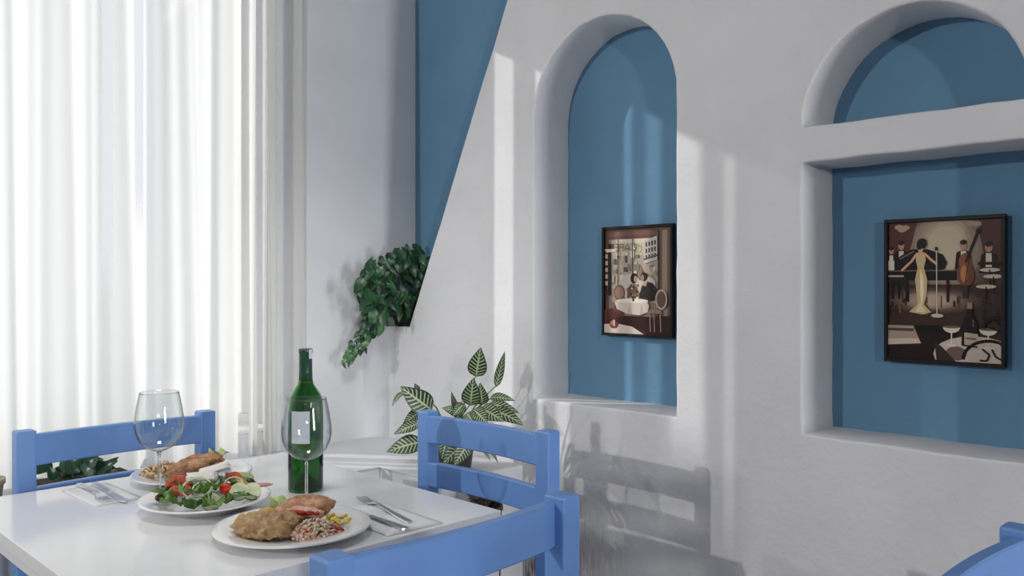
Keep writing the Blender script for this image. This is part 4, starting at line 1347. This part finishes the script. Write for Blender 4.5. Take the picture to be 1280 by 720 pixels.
# brown flowerpot on the floor beside the end of the ledge, only its rim shows under the chair back
bpot = empty('flowerpot', (1.725, 1.850, 0), 0, 'dark brown flowerpot with dry leaves glimpsed under the ladder-back chair', 'flowerpot')
lathe_pot('pot', .045, .058, .56, M['brown_pot'], bpot)
rnd = random.Random(5)
for i in range(14):
    a = rnd.uniform(0, 2 * PI); r = rnd.uniform(.005, .035)
    B = Vector((r * math.cos(a), r * math.sin(a), .548)); T = B + Vector((math.cos(a) * .045, math.sin(a) * .045, rnd.uniform(.02, .055)))
    v, f, uv = leaf_mesh(B, T, .03, (0, 0, 1), .4, .4, nv=6, nu=2)
    mobj('dry_leaf', v, f, M['brown_pot'], bpot, uvs=uv)

# ------------------------------------------------------------------ trailing plant in the corner recess
VP = Vector((2.070, 2.632, 1.056))
vp = empty('trailing_plant', VP, 0, 'dark green trailing plant in a black pot in the corner recess', 'plant')
lathe_pot('pot', .050, .066, .105, M['pot_black'], vp)
rnd = random.Random(21)
outline = [(447, 356), (462, 330), (478, 322), (492, 322), (505, 309), (522, 308), (541, 318), (538, 336), (533, 360), (530, 384), (520, 396), (506, 402), (484, 400), (466, 412), (452, 408), (452, 384)]
def inside(x, y, P):
    c = False
    for i in range(len(P)):
        (x1, y1), (x2, y2) = P[i], P[i - 1]
        if (y1 > y) != (y2 > y) and x < (x2 - x1) * (y - y1) / (y2 - y1) + x1: c = not c
    return c
def clampv(p):
    q = Vector(p)
    q.y = min(q.y, YW - .006)
    q.x = min(q.x, XB - .006)
    if q.y < slant(q.z) + .012: q.x = min(q.x, XW - .004)      # in front of the wall face, not inside it
    if q.z < 1.062: q.x = min(q.x, XW - .006)
    return q
lv = 0
spine = [Vector((0, 0, .10)), Vector((-.05, .03, .14)), Vector((-.11, .03, .07)), Vector((-.16, .05, -.03)), Vector((-.20, .055, -.09)), Vector((-.235, .06, -.14))]
v, f = tube(spine, .0035, .002, 5); mobj('stem', v, f, M['vine_stem'], vp)
tries = 0
while lv < 205 and tries < 6000:
    tries += 1
    px, py = rnd.uniform(445, 540), rnd.uniform(306, 412)
    if not inside(px, py, outline): continue
    f01 = (px - 447) / 90.0
    dmax = YW * R2 / (1 - (px - 640) / F) - .03
    if px > 488: dmax = min(dmax, XB * R2 / (1 + (px - 640) / F) - .03)
    d = dmax - rnd.uniform(.0, .22)
    C = un(px, py, d)
    if C.x > XW - .02 and C.y < slant(C.z) + .02 : C.x = XW + rnd.uniform(.03, .12)
    if not inside(px, py, [(513, 405), (545, 300), (400, 280), (400, 470), (513, 470)]) and C.x < XW: continue
    L = rnd.uniform(.036, .068)
    a = rnd.uniform(-.9, .9) + (-PI / 2) + (-.5 if px < 480 else .2)
    if py < 332 and rnd.random() < .5: a = rnd.uniform(.6, 2.5)
    side = Vector((1, -1, 0)) / R2
    dirv = side * math.cos(a) + Vector((0, 0, math.sin(a))) + CAMV * rnd.uniform(-.1, .5)
    dirv.normalize()
    B = C - dirv * L * .5; T = C + dirv * L * .5
    up = CAMV * rnd.uniform(.5, 1.1) + Vector((rnd.uniform(-.5, .5), rnd.uniform(-.5, .5), rnd.uniform(.1, .9)))
    v, f, uv = leaf_mesh(B, T, L * rnd.uniform(.55, .72), up, rnd.uniform(.05, .3), rnd.uniform(.1, .4), nv=7, nu=4)
    v = [clampv(p) - VP for p in v]
    wgt = rnd.random()
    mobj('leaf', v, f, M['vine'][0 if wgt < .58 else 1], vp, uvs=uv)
    lv += 1
# the hanging tail of the plant
for i in range(78):
    t = i / 77
    px = 478 - 45 * t + rnd.uniform(-11, 11) * (1 - .45 * t); py = 398 + 52 * t + rnd.uniform(-11, 11) * (1 - .4 * t)
    d = YW * R2 / (1 - (px - 640) / F) - rnd.uniform(.05, .15)
    C = un(px, py, d)
    L = rnd.uniform(.036, .056) * (1 - .25 * t)
    a = -PI / 2 - rnd.uniform(-.5, 1.3)
    side = Vector((1, -1, 0)) / R2
    dirv = (side * math.cos(a) + Vector((0, 0, math.sin(a))) + CAMV * rnd.uniform(-.1, .4)).normalized()
    v, f, uv = leaf_mesh(C - dirv * L * .5, C + dirv * L * .5, L * rnd.uniform(.4, .6), CAMV + Vector((rnd.uniform(-.5, .5), 0, rnd.uniform(0, .6))), .15, .3, nv=6, nu=2)
    v = [clampv(p) - VP for p in v]
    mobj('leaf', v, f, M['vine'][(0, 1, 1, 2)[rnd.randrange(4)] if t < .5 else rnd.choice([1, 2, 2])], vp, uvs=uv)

# ------------------------------------------------------------------ broad-leaved plant and pot on the ledge behind the window-side chair
GP = Vector((0.79, 2.43, LEDGE))
gp = empty('broad_leaf_plant', GP, 0, 'low broad-leaved green plant in a trough seen through the back of the window-side chair', 'plant')
bm = bmesh.new(); add_box(bm, -.13, .13, -.055, .055, 0, .075, bev=.006)
bmobj('trough', bm, M['pot_dark'], gp)
box('soil', (-.12, .12, -.045, .045, .070, .078), M['soil'], gp)
gl = [((58, 590), (42, 574), 24, 1), ((66, 588), (40, 571), 17, 0), ((70, 600), (62, 583), 14, 0), ((90, 588), (78, 569), 22, 1), ((100, 590), (84, 570), 26, 0), ((104, 585), (130, 574), 24, 1), ((108, 592), (88, 582), 22, 0),
      ((110, 584), (124, 568), 20, 0), ((96, 597), (75, 589), 18, 0), ((120, 592), (148, 576), 18, 0), ((124, 590), (146, 586), 22, 0), ((112, 592), (138, 578), 22, 0), ((106, 594), (120, 578), 24, 1), ((92, 586), (112, 570), 22, 0), ((130, 590), (149, 571), 14, 0), ((84, 596), (100, 576), 24, 0), ((70, 598), (84, 580), 18, 0)]
for i, (b_, t_, w, k) in enumerate(gl):
    d = 2.28 - .05 * ((i * 7) % 5) / 5
    B = un(*b_, d) - GP; T = un(*t_, d + .01) - GP
    v, f, uv = leaf_mesh(B, T, w * d / F, CAMV + Vector((0, 0, .6)), .2, .25, nv=8, nu=4)
    mobj('leaf', v, f, M['broad'][k], gp, uvs=uv)
    v, f = tube([Vector((B.x * .8, 0, .07)), B + (T - B) * .06], .003, .002, 5)
    mobj('stem', v, f, M['stem'], gp)
cp = empty('clay_pot', (0.555, 2.44, LEDGE), 0, 'beige clay pot on the ledge at the left edge, left of the window-side chair', 'pot')
lathe_pot('pot', .042, .055, .105, M['pot_clay'], cp)
